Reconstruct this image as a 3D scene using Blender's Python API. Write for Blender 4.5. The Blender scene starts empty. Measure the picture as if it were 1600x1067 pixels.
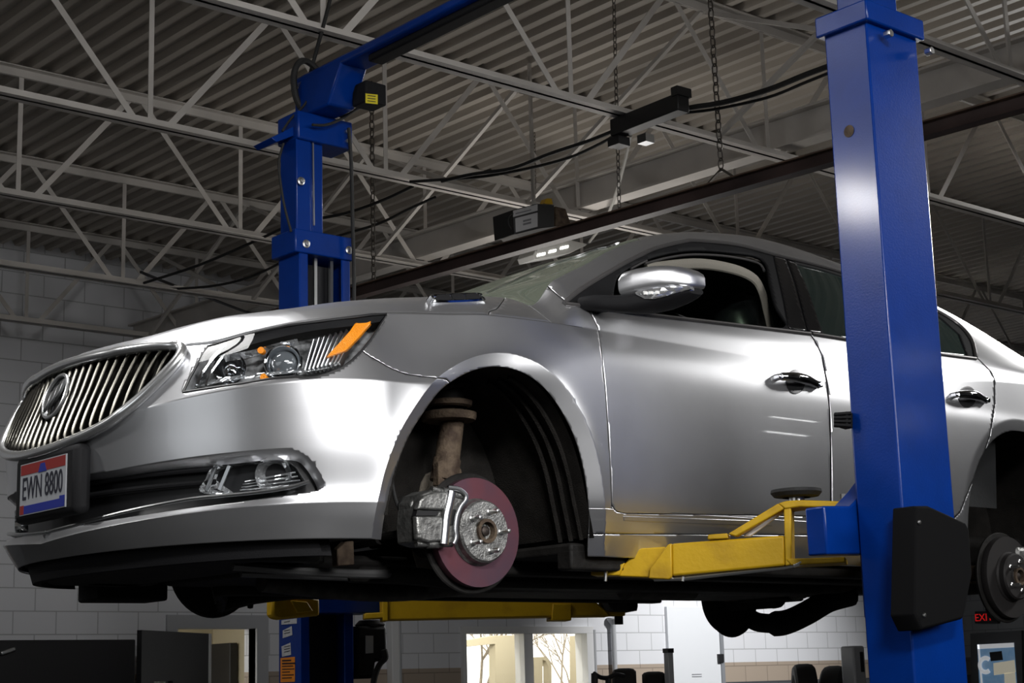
import bpy, bmesh, math, random
import numpy as np
from mathutils import Vector, Matrix
from mathutils.bvhtree import BVHTree
random.seed(7)
C = bpy.context.scene.collection
H = 1.85                       # how far the lift has raised the car
PI = math.pi
# ---------------------------------------------------------------- camera model (car frame: x rearwards, y to the car's right, z up)
CP = np.array([-3.248702, -4.743373, -0.163796]); YAW, PIT, ROL, FPX = 0.7164378, 0.2008467, -0.0287710, 2630.212
def cam_axes():
    f = np.array([math.sin(YAW)*math.cos(PIT), math.cos(YAW)*math.cos(PIT), math.sin(PIT)])
    r0 = np.array([math.cos(YAW), -math.sin(YAW), 0.0]); u0 = np.cross(r0, f)
    r = math.cos(ROL)*r0+math.sin(ROL)*u0; u = -math.sin(ROL)*r0+math.cos(ROL)*u0
    return np.array([r, u, f])
RC = cam_axes()
def px(P):
    q = (np.atleast_2d(np.asarray(P, float))-CP)@RC.T
    return np.stack([800+FPX*q[:, 0]/q[:, 2], 533.5-FPX*q[:, 1]/q[:, 2]], 1)
def ray(u, v):
    d = RC.T@np.array([(u-800)/FPX, -(v-533.5)/FPX, 1.0]); return d/np.linalg.norm(d)
def at(u, v, ax, c):           # where a sight line meets a plane of the car frame
    d = ray(u, v); return CP+d*(c-CP[ax])/d[ax]
def atw(u, v, ax, c):          # the same in the room's frame
    cc = c-H if ax == 2 else c
    p = at(u, v, ax, cc); return np.array([p[0], p[1], p[2]+H])
# ---------------------------------------------------------------- objects
def tag(o, label=None, cat=None, group=None, kind=None):
    if label: o['label'] = label
    if cat: o['category'] = cat
    if group: o['group'] = group
    if kind: o['kind'] = kind
    return o
def thing(name, label, cat, loc=(0, 0, 0), group=None, rz=0):
    o = bpy.data.objects.new(name, None); C.objects.link(o); o.location = loc; o.rotation_euler = (0, 0, rz)
    o.empty_display_size = .1
    return tag(o, label, cat, group)
class MB:
    def __init__(s): s.v = []; s.f = []; s.m = []
    def add(s, V, F, mi=0):
        b = len(s.v); s.v += [tuple(map(float, p)) for p in V]
        s.f += [tuple(b+i for i in f) for f in F]; s.m += [mi]*len(F); return s
    def box(s, c, d, rz=0, mi=0, M=None):
        x, y, z = d[0]/2, d[1]/2, d[2]/2
        V = [(-x, -y, -z), (x, -y, -z), (x, y, -z), (-x, y, -z), (-x, -y, z), (x, -y, z), (x, y, z), (-x, y, z)]
        R = M if M is not None else Matrix.Rotation(rz, 3, 'Z')
        V = [tuple(R@Vector(p)+Vector(c)) for p in V]
        return s.add(V, [(0, 3, 2, 1), (4, 5, 6, 7), (0, 1, 5, 4), (1, 2, 6, 5), (2, 3, 7, 6), (3, 0, 4, 7)], mi)
    def b2(s, lo, hi, mi=0):
        return s.box([(a+b)/2 for a, b in zip(lo, hi)], [abs(b-a) for a, b in zip(lo, hi)], mi=mi)
    def bar(s, a, b, w, h=None, mi=0, up=(0, 0, 1)):      # rectangular bar between two points
        a, b = Vector(a), Vector(b); d = (b-a); L = d.length; d.normalize(); up = Vector(up)
        if abs(d.dot(up)) > .99: up = Vector((1, 0, 0))
        sx = d.cross(up).normalized(); sz = sx.cross(d)
        M = Matrix((sx, d, sz)).transposed()
        return s.box((a+b)/2, (w, L, h or w), mi=mi, M=M)
    def ring_loft(s, rings, closed=True, caps=True, mi=0):
        n = len(rings[0]); V = [p for r in rings for p in r]; F = []
        for i in range(len(rings)-1):
            for j in range(n if closed else n-1):
                k = (j+1) % n; F.append((i*n+j, i*n+k, (i+1)*n+k, (i+1)*n+j))
        if caps and closed:
            F.append(tuple(range(n-1, -1, -1))); F.append(tuple((len(rings)-1)*n+j for j in range(n)))
        return s.add(V, F, mi)
    def tube(s, pts, r, n=10, mi=0, caps=True, flat=None):
        P = [Vector(p) for p in pts]; rr = r if isinstance(r, (list, tuple)) else [r]*len(P)
        rings = []; prev = None
        for i, p in enumerate(P):
            t = (P[min(i+1, len(P)-1)]-P[max(i-1, 0)])
            t = t.normalized() if t.length > 1e-9 else Vector((0, 0, 1))
            if prev is None:
                a = Vector((0, 0, 1)) if abs(t.z) < .9 else Vector((1, 0, 0)); prev = a
            nx = (prev-t*prev.dot(t)).normalized(); prev = nx; ny = t.cross(nx)
            rings.append([p+nx*(rr[i]*math.cos(2*PI*k/n))+ny*(rr[i]*(flat or 1)*math.sin(2*PI*k/n)) for k in range(n)])
        return s.ring_loft(rings, True, caps, mi)
    def lathe(s, prof, c, axis=(0, 0, 1), n=32, mi=0, caps=False):  # prof: (radius, height along axis)
        ax = Vector(axis).normalized(); a = Vector((0, 0, 1)) if abs(ax.z) < .9 else Vector((1, 0, 0))
        e1 = (a-ax*a.dot(ax)).normalized(); e2 = ax.cross(e1); c = Vector(c)
        rings = [[c+ax*h+e1*(r*math.cos(2*PI*k/n))+e2*(r*math.sin(2*PI*k/n)) for k in range(n)] for r, h in prof]
        return s.ring_loft(rings, True, caps, mi)
    def cyl(s, a, b, r, n=20, mi=0):
        a, b = Vector(a), Vector(b); return s.lathe([(r, 0), (r, (b-a).length)], a, b-a, n, mi, True)
    def prism(s, poly, d, mi=0):   # closed 3-D polygon pushed along vector d
        P = [Vector(p) for p in poly]; d = Vector(d); n = len(P)
        V = P+[p+d for p in P]
        F = [tuple(range(n-1, -1, -1)), tuple(range(n, 2*n))]+[(i, (i+1) % n, n+(i+1) % n, n+i) for i in range(n)]
        return s.add(V, F, mi)
    def build(s, name, mats, parent=None, smooth=False, bevel=0, solid=0, angle=35, off=-1, kind=None, rim=None):
        me = bpy.data.meshes.new(name); me.from_pydata(s.v, [], s.f)
        mats = mats if isinstance(mats, (list, tuple)) else [mats]
        if rim: mats = [mats[0], rim]
        for m in mats: me.materials.append(m)
        if len(mats) > 1: me.polygons.foreach_set('material_index', s.m)
        bm = bmesh.new(); bm.from_mesh(me)
        if bevel and not solid: bmesh.ops.recalc_face_normals(bm, faces=bm.faces)
        if smooth or bevel:
            for f in bm.faces: f.smooth = True
            ca = math.radians(angle)
            for e in bm.edges:
                if len(e.link_faces) == 2 and e.calc_face_angle(0) > ca: e.smooth = False
        bm.to_mesh(me); bm.free(); me.update()
        o = bpy.data.objects.new(name, me); C.objects.link(o)
        if parent: o.parent = parent
        if kind: o['kind'] = kind
        if solid:
            md = o.modifiers.new('thickness', 'SOLIDIFY'); md.thickness = solid; md.offset = off; md.use_even_offset = False
            if rim: md.material_offset_rim = 1
        if bevel:
            md = o.modifiers.new('edge', 'BEVEL'); md.width = bevel; md.segments = 2; md.limit_method = 'ANGLE'; md.angle_limit = math.radians(40)
            md.harden_normals = False
        return o
def copy_tree(o, parent=None):
    c = o.copy(); C.objects.link(c)
    if parent: c.parent = parent
    for ch in list(o.children): copy_tree(ch, c)
    return c
def cr(pts, n=8, closed=False):   # Catmull-Rom through points
    P = [np.asarray(p, float) for p in pts]; m = len(P); out = []
    for i in range(m if closed else m-1):
        if closed: a, b, c, d = P[i-1], P[i], P[(i+1) % m], P[(i+2) % m]
        else: a, b, c, d = P[max(i-1, 0)], P[i], P[i+1], P[min(i+2, m-1)]
        for k in range(n):
            t = k/n; out.append(.5*(2*b+(c-a)*t+(2*a-5*b+4*c-d)*t*t+(3*b-a-3*c+d)*t**3))
    if not closed: out.append(P[-1])
    return np.array(out)
def pchip(xs, ys, x):
    xs = np.asarray(xs, float); ys = np.asarray(ys, float); x = np.clip(np.asarray(x, float), xs[0], xs[-1])
    h = np.diff(xs); d = np.diff(ys)/h; m = np.zeros(len(xs)); m[0] = d[0]; m[-1] = d[-1]
    for i in range(1, len(xs)-1):
        if d[i-1]*d[i] > 0:
            w1 = 2*h[i]+h[i-1]; w2 = h[i]+2*h[i-1]; m[i] = (w1+w2)/(w1/d[i-1]+w2/d[i])
    i = np.clip(np.searchsorted(xs, x)-1, 0, len(xs)-2); t = (x-xs[i])/h[i]
    return ys[i]*(1+2*t)*(1-t)**2+h[i]*m[i]*t*(1-t)**2+ys[i+1]*t*t*(3-2*t)+h[i]*m[i+1]*t*t*(t-1)
def sdf(P, poly):                 # signed distance to a closed polygon, negative inside
    P = np.asarray(P, float); poly = np.asarray(poly, float); n = len(poly)
    best = np.full(len(P), 1e9); ins = np.zeros(len(P), bool)
    for i in range(n):
        a, b = poly[i], poly[(i+1) % n]; e = b-a; w = P-a
        t = np.clip((w@e)/max(e@e, 1e-12), 0, 1); q = w-t[:, None]*e
        best = np.minimum(best, (q*q).sum(1))
        c = (a[1] > P[:, 1]) != (b[1] > P[:, 1])
        with np.errstate(divide='ignore', invalid='ignore'):
            xx = (b[0]-a[0])*(P[:, 1]-a[1])/((b[1]-a[1]) or 1e-12)+a[0]
        ins ^= c & (P[:, 0] < xx)
    d = np.sqrt(best); return np.where(ins, -d, d)
def clip(S, f, sign=-1):          # keep the part of a polygon soup where sign*f > 0
    V, F = S; g = sign*np.asarray(f, float); g = np.where(np.abs(g) < 1e-7, 1e-7, g)
    keep = g > 0; newV = []; nf = []; cache = {}; base = len(V)
    for face in F:
        k = [keep[i] for i in face]
        if all(k): nf.append(face); continue
        if not any(k): continue
        out = []
        for a, b in zip(face, face[1:]+face[:1]):
            if keep[a]: out.append(a)
            if keep[a] != keep[b]:
                key = (a, b) if a < b else (b, a)
                if key not in cache:
                    t = g[key[0]]/(g[key[0]]-g[key[1]])
                    cache[key] = base+len(newV); newV.append(V[key[0]]*(1-t)+V[key[1]]*t)
                out.append(cache[key])
        if len(out) > 2: nf.append(tuple(out))
    VV = np.vstack([V, np.array(newV)]) if newV else V
    used = sorted({i for f_ in nf for i in f_}); mp = {o: i for i, o in enumerate(used)}
    return (VV[used] if used else np.zeros((0, 3))), [tuple(mp[i] for i in f_) for f_ in nf]
def cut(S, f):                    # insert the line f = 0 as edges, keeping both sides
    V, F = S; g = np.asarray(f, float); g = np.where(np.abs(g) < 1e-7, 1e-7, g); pos = g > 0; newV = []; nf = []; cache = {}; base = len(V)
    for face in F:
        k = [pos[i] for i in face]
        if all(k) or not any(k): nf.append(face); continue
        a_, b_ = [], []
        for a, b in zip(face, face[1:]+face[:1]):
            (a_ if pos[a] else b_).append(a)
            if pos[a] != pos[b]:
                key = (a, b) if a < b else (b, a)
                if key not in cache:
                    t = g[key[0]]/(g[key[0]]-g[key[1]]); cache[key] = base+len(newV); newV.append(V[key[0]]*(1-t)+V[key[1]]*t)
                a_.append(cache[key]); b_.append(cache[key])
        for q in (a_, b_):
            if len(q) > 2: nf.append(tuple(q))
    return (np.vstack([V, np.array(newV)]) if newV else V), nf
def mirror(S): V, F = S; W = V.copy(); W[:, 1] *= -1; return W, [tuple(reversed(f)) for f in F]
def weld(*Ss, d=1e-4):
    key = {}; V = []; F = []
    for W, G in Ss:
        idx = []
        for p in W:
            k = tuple(np.round(p/d).astype(int))
            if k not in key: key[k] = len(V); V.append(p)
            idx.append(key[k])
        for f in G:
            g = []
            for i in f:
                if not g or idx[i] != g[-1]: g.append(idx[i])
            if len(g) > 2 and g[0] == g[-1]: g = g[:-1]
            if len(set(g)) > 2: F.append(tuple(g))
    return np.array(V), F
def soup(S, name, mats, parent=None, **k):
    m = MB(); m.add(S[0], S[1]); return m.build(name, mats, parent, **k)
def grid(V):                      # (rows, cols, 3) -> soup
    r, c = V.shape[:2]; F = [(i*c+j, i*c+j+1, (i+1)*c+j+1, (i+1)*c+j) for i in range(r-1) for j in range(c-1)]
    return V.reshape(-1, 3).astype(float), F
def text_mesh(txt, size, depth, name, mat, parent=None, M=None, align='CENTER', sx=1):
    cu = bpy.data.curves.new(name, 'FONT'); cu.body = txt; cu.size = size; cu.extrude = depth; cu.align_x = align; cu.align_y = 'CENTER'
    t = bpy.data.objects.new(name+'_curve', cu); C.objects.link(t)
    dg = bpy.context.evaluated_depsgraph_get(); me = bpy.data.meshes.new_from_object(t.evaluated_get(dg))
    bpy.data.objects.remove(t); bpy.data.curves.remove(cu)
    if sx != 1: me.transform(Matrix.Diagonal((sx, 1, 1, 1)))
    me.materials.clear(); me.materials.append(mat)
    o = bpy.data.objects.new(name, me); C.objects.link(o)
    if parent: o.parent = parent
    if M is not None: me.transform(M)
    return o
# ---------------------------------------------------------------- materials
def mat(name, col, rough=.5, metal=0, coat=0, noise=0, nscale=20, bump=0, bscale=80, spec=.5, col2=None, emit=0, trans=0, ior=1.45, coat_rough=.05, det=4, thr=(.4, .65)):
    m = bpy.data.materials.new(name); m.use_nodes = True; nt = m.node_tree; N = nt.nodes; L = nt.links
    b = N['Principled BSDF']; b.inputs['Base Color'].default_value = (*col, 1); b.inputs['Roughness'].default_value = rough
    b.inputs['Metallic'].default_value = metal; b.inputs['Coat Weight'].default_value = coat; b.inputs['Coat Roughness'].default_value = coat_rough
    b.inputs['Specular IOR Level'].default_value = spec; b.inputs['Transmission Weight'].default_value = trans; b.inputs['IOR'].default_value = ior
    if emit: b.inputs['Emission Color'].default_value = (*col, 1); b.inputs['Emission Strength'].default_value = emit
    tc = N.new('ShaderNodeTexCoord')
    if noise or col2:
        nz = N.new('ShaderNodeTexNoise'); nz.inputs['Scale'].default_value = nscale; nz.inputs['Detail'].default_value = det
        L.new(tc.outputs['Object'], nz.inputs['Vector']); r = N.new('ShaderNodeValToRGB')
        r.color_ramp.elements[0].position, r.color_ramp.elements[1].position = thr
        r.color_ramp.elements[0].color = (*col, 1); c2 = col2 or tuple(c*(1-noise) for c in col); r.color_ramp.elements[1].color = (*c2, 1)
        L.new(nz.outputs['Fac'], r.inputs['Fac']); L.new(r.outputs['Color'], b.inputs['Base Color'])
    if bump:
        n2 = N.new('ShaderNodeTexNoise'); n2.inputs['Scale'].default_value = bscale; n2.inputs['Detail'].default_value = 3
        L.new(tc.outputs['Object'], n2.inputs['Vector']); bp = N.new('ShaderNodeBump'); bp.inputs['Strength'].default_value = bump; bp.inputs['Distance'].default_value = .01
        L.new(n2.outputs['Fac'], bp.inputs['Height']); L.new(bp.outputs['Normal'], b.inputs['Normal'])
    return m
def glass(name, tint, gloss=.08, rough=.02, haze=0, dcol=(.3, .33, .28)):
    m = bpy.data.materials.new(name); m.use_nodes = True; nt = m.node_tree; N = nt.nodes; L = nt.links; N.clear()
    o = N.new('ShaderNodeOutputMaterial'); t = N.new('ShaderNodeBsdfTransparent'); t.inputs[0].default_value = (*tint, 1)
    g = N.new('ShaderNodeBsdfGlossy'); g.inputs['Roughness'].default_value = rough
    fr = N.new('ShaderNodeFresnel'); fr.inputs['IOR'].default_value = 1.5; ma = N.new('ShaderNodeMath'); ma.operation = 'ADD'; ma.inputs[1].default_value = gloss; ma.use_clamp = True
    mx = N.new('ShaderNodeMixShader'); L.new(fr.outputs[0], ma.inputs[0]); ge = N.new('ShaderNodeNewGeometry'); iv = N.new('ShaderNodeMath'); iv.operation = 'SUBTRACT'; iv.inputs[0].default_value = 1; L.new(ge.outputs['Backfacing'], iv.inputs[1]); mu = N.new('ShaderNodeMath'); mu.operation = 'MULTIPLY'; L.new(ma.outputs[0], mu.inputs[0]); L.new(iv.outputs[0], mu.inputs[1]); L.new(mu.outputs[0], mx.inputs[0]); L.new(t.outputs[0], mx.inputs[1]); L.new(g.outputs[0], mx.inputs[2]); 
    if haze:                       # diffuse haze that stands in for reflections lightening the glass
        df = N.new('ShaderNodeBsdfDiffuse'); df.inputs[0].default_value = (*dcol, 1); m2 = N.new('ShaderNodeMixShader'); m2.inputs[0].default_value = haze
        L.new(mx.outputs[0], m2.inputs[1]); L.new(df.outputs[0], m2.inputs[2]); L.new(m2.outputs[0], o.inputs[0])
    else: L.new(mx.outputs[0], o.inputs[0])
    return m
def emis(name, col, s):
    m = bpy.data.materials.new(name); m.use_nodes = True; nt = m.node_tree; nt.nodes.clear()
    o = nt.nodes.new('ShaderNodeOutputMaterial'); e = nt.nodes.new('ShaderNodeEmission'); e.inputs[0].default_value = (*col, 1); e.inputs[1].default_value = s
    nt.links.new(e.outputs[0], o.inputs[0]); return m
def crystal(name, col):            # faceted chrome: voronoi cells tilt the surface
    m = bpy.data.materials.new(name); m.use_nodes = True; nt = m.node_tree; N = nt.nodes; L = nt.links; b = N['Principled BSDF']
    b.inputs['Base Color'].default_value = (*col, 1); b.inputs['Metallic'].default_value = .85; b.inputs['Roughness'].default_value = .14
    tc = N.new('ShaderNodeTexCoord'); mp = N.new('ShaderNodeMapping'); mp.inputs['Scale'].default_value = (30, 60, 75); v = N.new('ShaderNodeTexVoronoi'); v.inputs['Scale'].default_value = 1
    L.new(tc.outputs['Object'], mp.inputs[0]); L.new(mp.outputs[0], v.inputs['Vector']); ge = N.new('ShaderNodeNewGeometry')
    sb = N.new('ShaderNodeVectorMath'); sb.operation = 'SUBTRACT'; sb.inputs[1].default_value = (.5, .5, .5); L.new(v.outputs['Color'], sb.inputs[0])
    sc = N.new('ShaderNodeVectorMath'); sc.operation = 'SCALE'; sc.inputs['Scale'].default_value = 1.1; L.new(sb.outputs[0], sc.inputs[0])
    ad = N.new('ShaderNodeVectorMath'); ad.operation = 'ADD'; L.new(ge.outputs['Normal'], ad.inputs[0]); L.new(sc.outputs[0], ad.inputs[1])
    nm = N.new('ShaderNodeVectorMath'); nm.operation = 'NORMALIZE'; L.new(ad.outputs[0], nm.inputs[0]); L.new(nm.outputs[0], b.inputs['Normal']); return m
PAINT = mat('silver_paint', (.61, .615, .635), .32, .92, .5, noise=.05, nscale=6, coat_rough=.03)
GAPB = mat('black_trim', (.012, .012, .013), .45)
GLOSSB = mat('gloss_black', (.01, .01, .011), .12, coat=.5)
SLATM = mat('slat_chrome', (.13, .125, .11), .24, 1)
TRIMC = mat('bright_trim', (.88, .89, .90), .24, .92)
DARKROT = mat('shaded_rotor_steel', (.02, .018, .018), .6, .3)  # rear rotor steel, with the darkness of the wheel well put into its colour
MATTEB = mat('matte_black', (.004, .004, .0045), .85, spec=.12)
CHROME = mat('chrome', (.85, .86, .88), .07, 1)
SATIN = mat('satin_metal', (.6, .61, .62), .28, 1)
PLASTIC = mat('black_plastic', (.008, .008, .009), .72, spec=.2, bump=.15, bscale=300)
UNDER = mat('underbody_black', (.016, .015, .014), .65, spec=.25, noise=.5, nscale=9, bump=.3, bscale=40)
LINER = mat('wheel_liner', (.022, .020, .018), .85, spec=.2, noise=.4, nscale=14, bump=.6, bscale=260)
LINERF = mat('liner_felt', (.24, .21, .17), .95, noise=.35, nscale=8, bump=.7, bscale=400)
RUST = mat('rusty_steel', (.13, .095, .065), .8, .35, col2=(.06, .04, .028), nscale=22, bump=.4, bscale=120)
CASTIRON = mat('cast_steel', (.30, .30, .29), .45, .85, noise=.45, nscale=25, bump=.35, bscale=90)
ROTOR = mat('rotor_steel', (.21, .080, .10), .40, .75, col2=(.12, .085, .12), nscale=5, thr=(.42, .7))
HUBM = mat('hub_steel', (.36, .36, .35), .42, .85, noise=.5, nscale=30, bump=.3, bscale=150)
STEEL = mat('bright_steel', (.65, .65, .64), .3, 1)
BLUE = mat('blue_paint', (.0003, .029, .215), .30, spec=.22, coat=.2, bump=.05, bscale=160, noise=.12, nscale=8, coat_rough=.12)
YELLOW = mat('yellow_paint', (.56, .34, .006), .5, col2=(.30, .17, .008), nscale=7, bump=.1, bscale=60, thr=(.5, .8), det=8)
RUBBER = mat('black_rubber', (.014, .014, .014), .7, bump=.2, bscale=120)
# ================================================================ THE CAR (built in its own frame, under one empty)
car = thing('car', 'silver four-door sedan raised on the blue lift with its front wheel off', 'car', (0, 0, H))
sm = lambda a: np.clip(a, 0, 1)**2*(3-2*np.clip(a, 0, 1))
XE = -.38
ZF = [.245, .27, .287, .345, .45, .52, .575, .72]
ZC = [.250, .30, .352, .395, .50, .61, .700, .80]
ZS = [.225, .28, .335, .400, .53, .68, .800, .88]
XN = [-.955, -.985, -1.01, -.985, -.995, -1.003, -1.012, -.952, -.925]
WC = [.870, .892, .905, .903, .912, .916, .917, .878, .825]
WS = [.860, .885, .905, .920, .930, .934, .930, .918, .885]
E8x = [-.925, -.83, -.78, -.696, -.63, -.55, -.46, -.325, -.11, .04, .25, .5, 1.6, 2.3, 2.72, 3.3, 4.0]
E8z = [.842, .829, .826, .850, .867, .882, .898, .925, .945, .958, .960, .956, .943, .960, 1.0, 1.02, 1.0]
E8y = ([-.38, -.325, -.11, .04, .25, .41, 1.6, 2.7, 3.3], [.825, .83, .85, .865, .880, .885, .905, .905, .885])
RGx = [-.925, -.90, -.86, -.80, -.74, -.68, -.56, -.37, -.168, .042, .198, .30]
RGz = [.846, .862, .879, .893, .915, .932, .951, .994, 1.033, 1.064, 1.086, 1.096]
RGy = [.02, .12, .24, .40, .45, .50, .58, .60, .60, .60, .60, .60]
Ax = [.381, .471, .628, .758, .958, 1.193, 1.35, 1.737, 2.172, 2.50, 2.822, 3.022, 3.37, 3.55, 4.0]
Ay = [.75, .735, .70, .67, .63, .60, .585, .57, .57, .58, .60, .62, .64, .65, .65]
Az = [1.118, 1.166, 1.240, 1.308, 1.388, 1.450, 1.481, 1.516, 1.488, 1.440, 1.375, 1.313, 1.190, 1.140, 1.10]
Bx = [.365, .70, 1.595, 2.39, 2.65, 3.3, 4.0]; By = [.86, .862, .868, .865, .86, .83, .80]; Bz = [1.032, 1.044, 1.08, 1.088, 1.10, 1.10, 1.07]
Zx = [.28, .45, .70, .90, 1.13, 1.35, 1.74, 2.17, 2.82, 3.02, 3.37, 3.55, 4.0]
Zz = [1.110, 1.185, 1.280, 1.372, 1.470, 1.512, 1.545, 1.52, 1.405, 1.34, 1.215, 1.165, 1.12]
th = np.radians(np.concatenate([np.linspace(0, 60, 70)[:-1], np.linspace(60, 90, 60)[:-1]]))
xs = np.concatenate([np.linspace(XE, .48, 110)[:-1], np.linspace(.48, 3.3, 230)])
i28 = int(np.argmin(np.abs(xs-.28))); xs[i28] = .28
ph = np.radians(np.linspace(0, 90, 20)[1:])
NT, NX = len(th), len(xs)
def ctrl(k):
    s, c = np.sin(th), np.cos(th)
    X = XE-(XE-XN[k])*c; Y = -WC[k]*s
    bl = sm((xs-XE)/.85); tail = 1-.03*sm((xs-2.9)/.4)
    if k < 8:
        Z = ZF[k]+(ZC[k]-ZF[k])*s; w = (WC[k]+(WS[k]-WC[k])*bl)*tail; z = ZC[k]+(ZS[k]-ZC[k])*bl
    else:
        Z = pchip(E8x, E8z, X); w = pchip(*E8y, xs); z = pchip(E8x, E8z, xs)
    xr = 3.3+(3.96-.02*abs(k-4)-3.3)*np.sin(ph)
    return np.stack([np.concatenate([X, xs, xr]), np.concatenate([Y, -w, -w[-1]*np.cos(ph)]), np.concatenate([Z, z, np.full(len(ph), z[-1])])], 1)
K = [ctrl(k) for k in range(9)]
smooth_ = np.concatenate([cr(K[:3], 8)[:-1], cr(K[2:], 14)])
creased = np.concatenate([cr(K[:3], 8)[:-1], cr(K[2:7], 14)[:-1], cr(K[6:], 14)])
wgt = np.concatenate([np.ones(NT), 1-sm((xs-XE)/.3), np.zeros(len(ph))])[None, :, None]
LOW = creased*wgt+smooth_*(1-wgt)                     # (rows, cols, 3) bumper, fender, doors up to the shoulder crease
# hood height
def hood_z(x, y):
    y = abs(y); ey = float(E_y(x)); ez = float(pchip(E8x, E8z, x)); ry = min(float(np.interp(x, RGx, RGy)), .82*ey); rz = float(pchip(RGx, RGz, x))
    if ey < 1e-3: return ez
    return float(pchip([0, ry*.5+1e-4, ry+2e-4, ry+(ey-ry)*.55+3e-4, ey+4e-4], [rz+.014, rz+.010, rz, rz-(rz-ez)*.36, ez], y))
def E_y(x):
    if x < XE: return WC[8]*math.sqrt(max(0, 1-((XE-x)/(XE-XN[8]))**2))
    return float(pchip(*E8y, x))
HC = NT+i28
hood_cols = []
for j in range(HC+1):
    e = K[8][j]; r = []
    for t in np.concatenate([np.linspace(0, .4, 16)[:-1], np.linspace(.4, 1, 14)]):
        y = e[1]*(1-t); r.append((e[0], y, hood_z(e[0], y)))
    hood_cols.append(r)
HOOD = np.array(hood_cols).transpose(1, 0, 2)
# greenhouse: shoulder crease -> belt -> roof rail -> centre line, cross-sections at constant x
gx = np.concatenate([xs[i28:], 3.3+(.66)*np.sin(ph)]); gs = np.concatenate([np.ones(NX-i28), np.cos(ph)])
k8 = K[8][NT+i28:]
A_ = np.stack([gx, -pchip([.28]+Ax, [.78]+Ay, gx)*gs, pchip([.28]+Ax, [hood_z(.28, .78)+.004]+Az, gx)], 1)
B_ = np.stack([gx, -pchip([.28]+Bx, [.835]+By, gx)*gs, pchip([.28]+Bx, [hood_z(.28, .835)]+Bz, gx)], 1)
Zc = pchip(Zx, Zz, gx)
M_ = (A_+B_)/2; nrm = np.stack([0*gx, -(A_[:, 2]-B_[:, 2]), (A_[:, 1]-B_[:, 1])*-1], 1); nrm /= np.maximum(np.linalg.norm(nrm, axis=1), 1e-6)[:, None]
M_ = M_+np.array([0, -1, .3])*(.018*np.clip((A_[:, 2]-B_[:, 2])/.3, 0, 1))[:, None]
def roofpt(f): return np.stack([gx, A_[:, 1]*f, A_[:, 2]+(Zc-A_[:, 2])*(1-f*f)], 1)
seg1 = cr([k8, (k8+B_)/2+np.array([0, -.004, .004]), B_], 7)
seg2 = cr([B_, M_, A_, roofpt(.8), roofpt(.5), roofpt(.25), roofpt(0)], 11)
GRE = np.concatenate([seg1[:-1], seg2])
for j in range(GRE.shape[1]):      # let the first columns flow out of the hood
    if gx[j] < .44:
        w_ = 1-float(sm((gx[j]-.28)/.15))
        for i in range(GRE.shape[0]): GRE[i, j, 2] = GRE[i, j, 2]*(1-w_)+w_*(hood_z(min(gx[j], .285), GRE[i, j, 1])+.0*w_)
HALF = weld(grid(LOW), grid(GRE))
bvh = BVHTree.FromPolygons([Vector(p) for p in HALF[0]], HALF[1])
SP = [(0, 0)]+[(r*math.cos(t), r*math.sin(t)) for r in (.7, 1.5, 2.5, 4, 6) for t in np.linspace(0, 2*PI, 13)[:-1]]
def hit(u, v, off=0):              # the point of the near body side seen at a picture position
    for du, dv in SP:
        d = ray(u+du, v+dv); h = bvh.ray_cast(Vector(CP), Vector(d))
        if h[0] is not None and h[0].y < .01: return np.array(h[0])
    return np.array(at(u, v, 1, -.01 if u < 90 else -.9))
def front_x(y, z):
    y = max(abs(y), .004); z = min(z, .8385)
    h = bvh.ray_cast(Vector((-3, -y, z)), Vector((1, 0, 0)))
    return h[0].x if h[0] is not None and h[0].x < -.45 else XE-.55*math.sqrt(max(0, 1-(y/.85)**2))
# ---- outlines in the picture, carried onto the body surface
def cl(p, n=5): return cr(p, n, True)
ARCH = cr([(597, 850), (602, 812), (609, 778), (620, 735), (638, 688), (660, 650), (688, 612), (715, 591), (745, 577), (775, 572), (805, 576), (835, 590), (862, 615), (885, 650), (903, 690), (916, 740), (923, 800), (921, 850), (921, 880)], 5)
ARCH = np.vstack([ARCH, [(921, 1000), (600, 1000)]])
HLP = np.array([(285.5, 613), (296, 590), (310, 565), (325, 541), (360, 529), (400, 518), (450, 507), (500, 499), (550, 493), (580, 491), (604, 490), (598, 502), (590, 515), (578, 532), (565, 548), (550, 563), (535, 574), (511, 584), (494, 589), (480, 590.5), (462, 588.5), (430, 590.5), (379, 599), (330, 606)])
FOGP = cl([(300, 716), (370, 707), (430, 701), (462, 704), (486, 719), (500, 740), (507, 757), (500, 764), (484, 769), (400, 781), (290, 795), (200, 808), (120, 822), (40, 838), (-10, 848), (-10, 775), (60, 752), (116, 745), (200, 731)])
DLO = np.array([(880, 476), (895, 462), (912, 449), (933, 436), (954, 423), (975, 411), (995, 401), (1017, 391), (1040, 384), (1067, 377.5), (1085, 376), (1149, 382), (1207, 397), (1260, 410), (1312, 424), (1400, 455), (1467, 487), (1501, 509), (1520, 533), (1527, 561), (1470, 554), (1390, 541), (1265, 521), (1130, 505), (1000, 490), (940, 481)], float)
SEAM1 = [(917, 476), (927, 497), (935, 514), (940, 548), (946, 610), (951, 680), (955, 750), (956, 788)]
SEAM2 = [(1263, 518), (1272, 531), (1284, 554), (1292, 600), (1296, 640), (1298, 700), (1298, 808)]
FDOOR = np.array(SEAM1+[(962, 799), (975, 802), (1100, 804), (1240, 806), (1298, 808)]+SEAM2[::-1]+[(1230, 470), (1100, 440), (960, 450)], float)
RDOOR = np.array([(u+.5, v) for u, v in SEAM2]+[(1400, 815), (1478, 822), (1500, 800), (1514, 765), (1534, 718), (1547, 679), (1554, 630), (1554, 593), (1547, 579), (1528, 560), (1500, 540), (1300, 480)], float)
BUMPSEAM = [(565, 548), (580, 558), (596, 567), (612, 576), (632, 584), (650, 587), (668, 589), (697, 592)]
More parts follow.
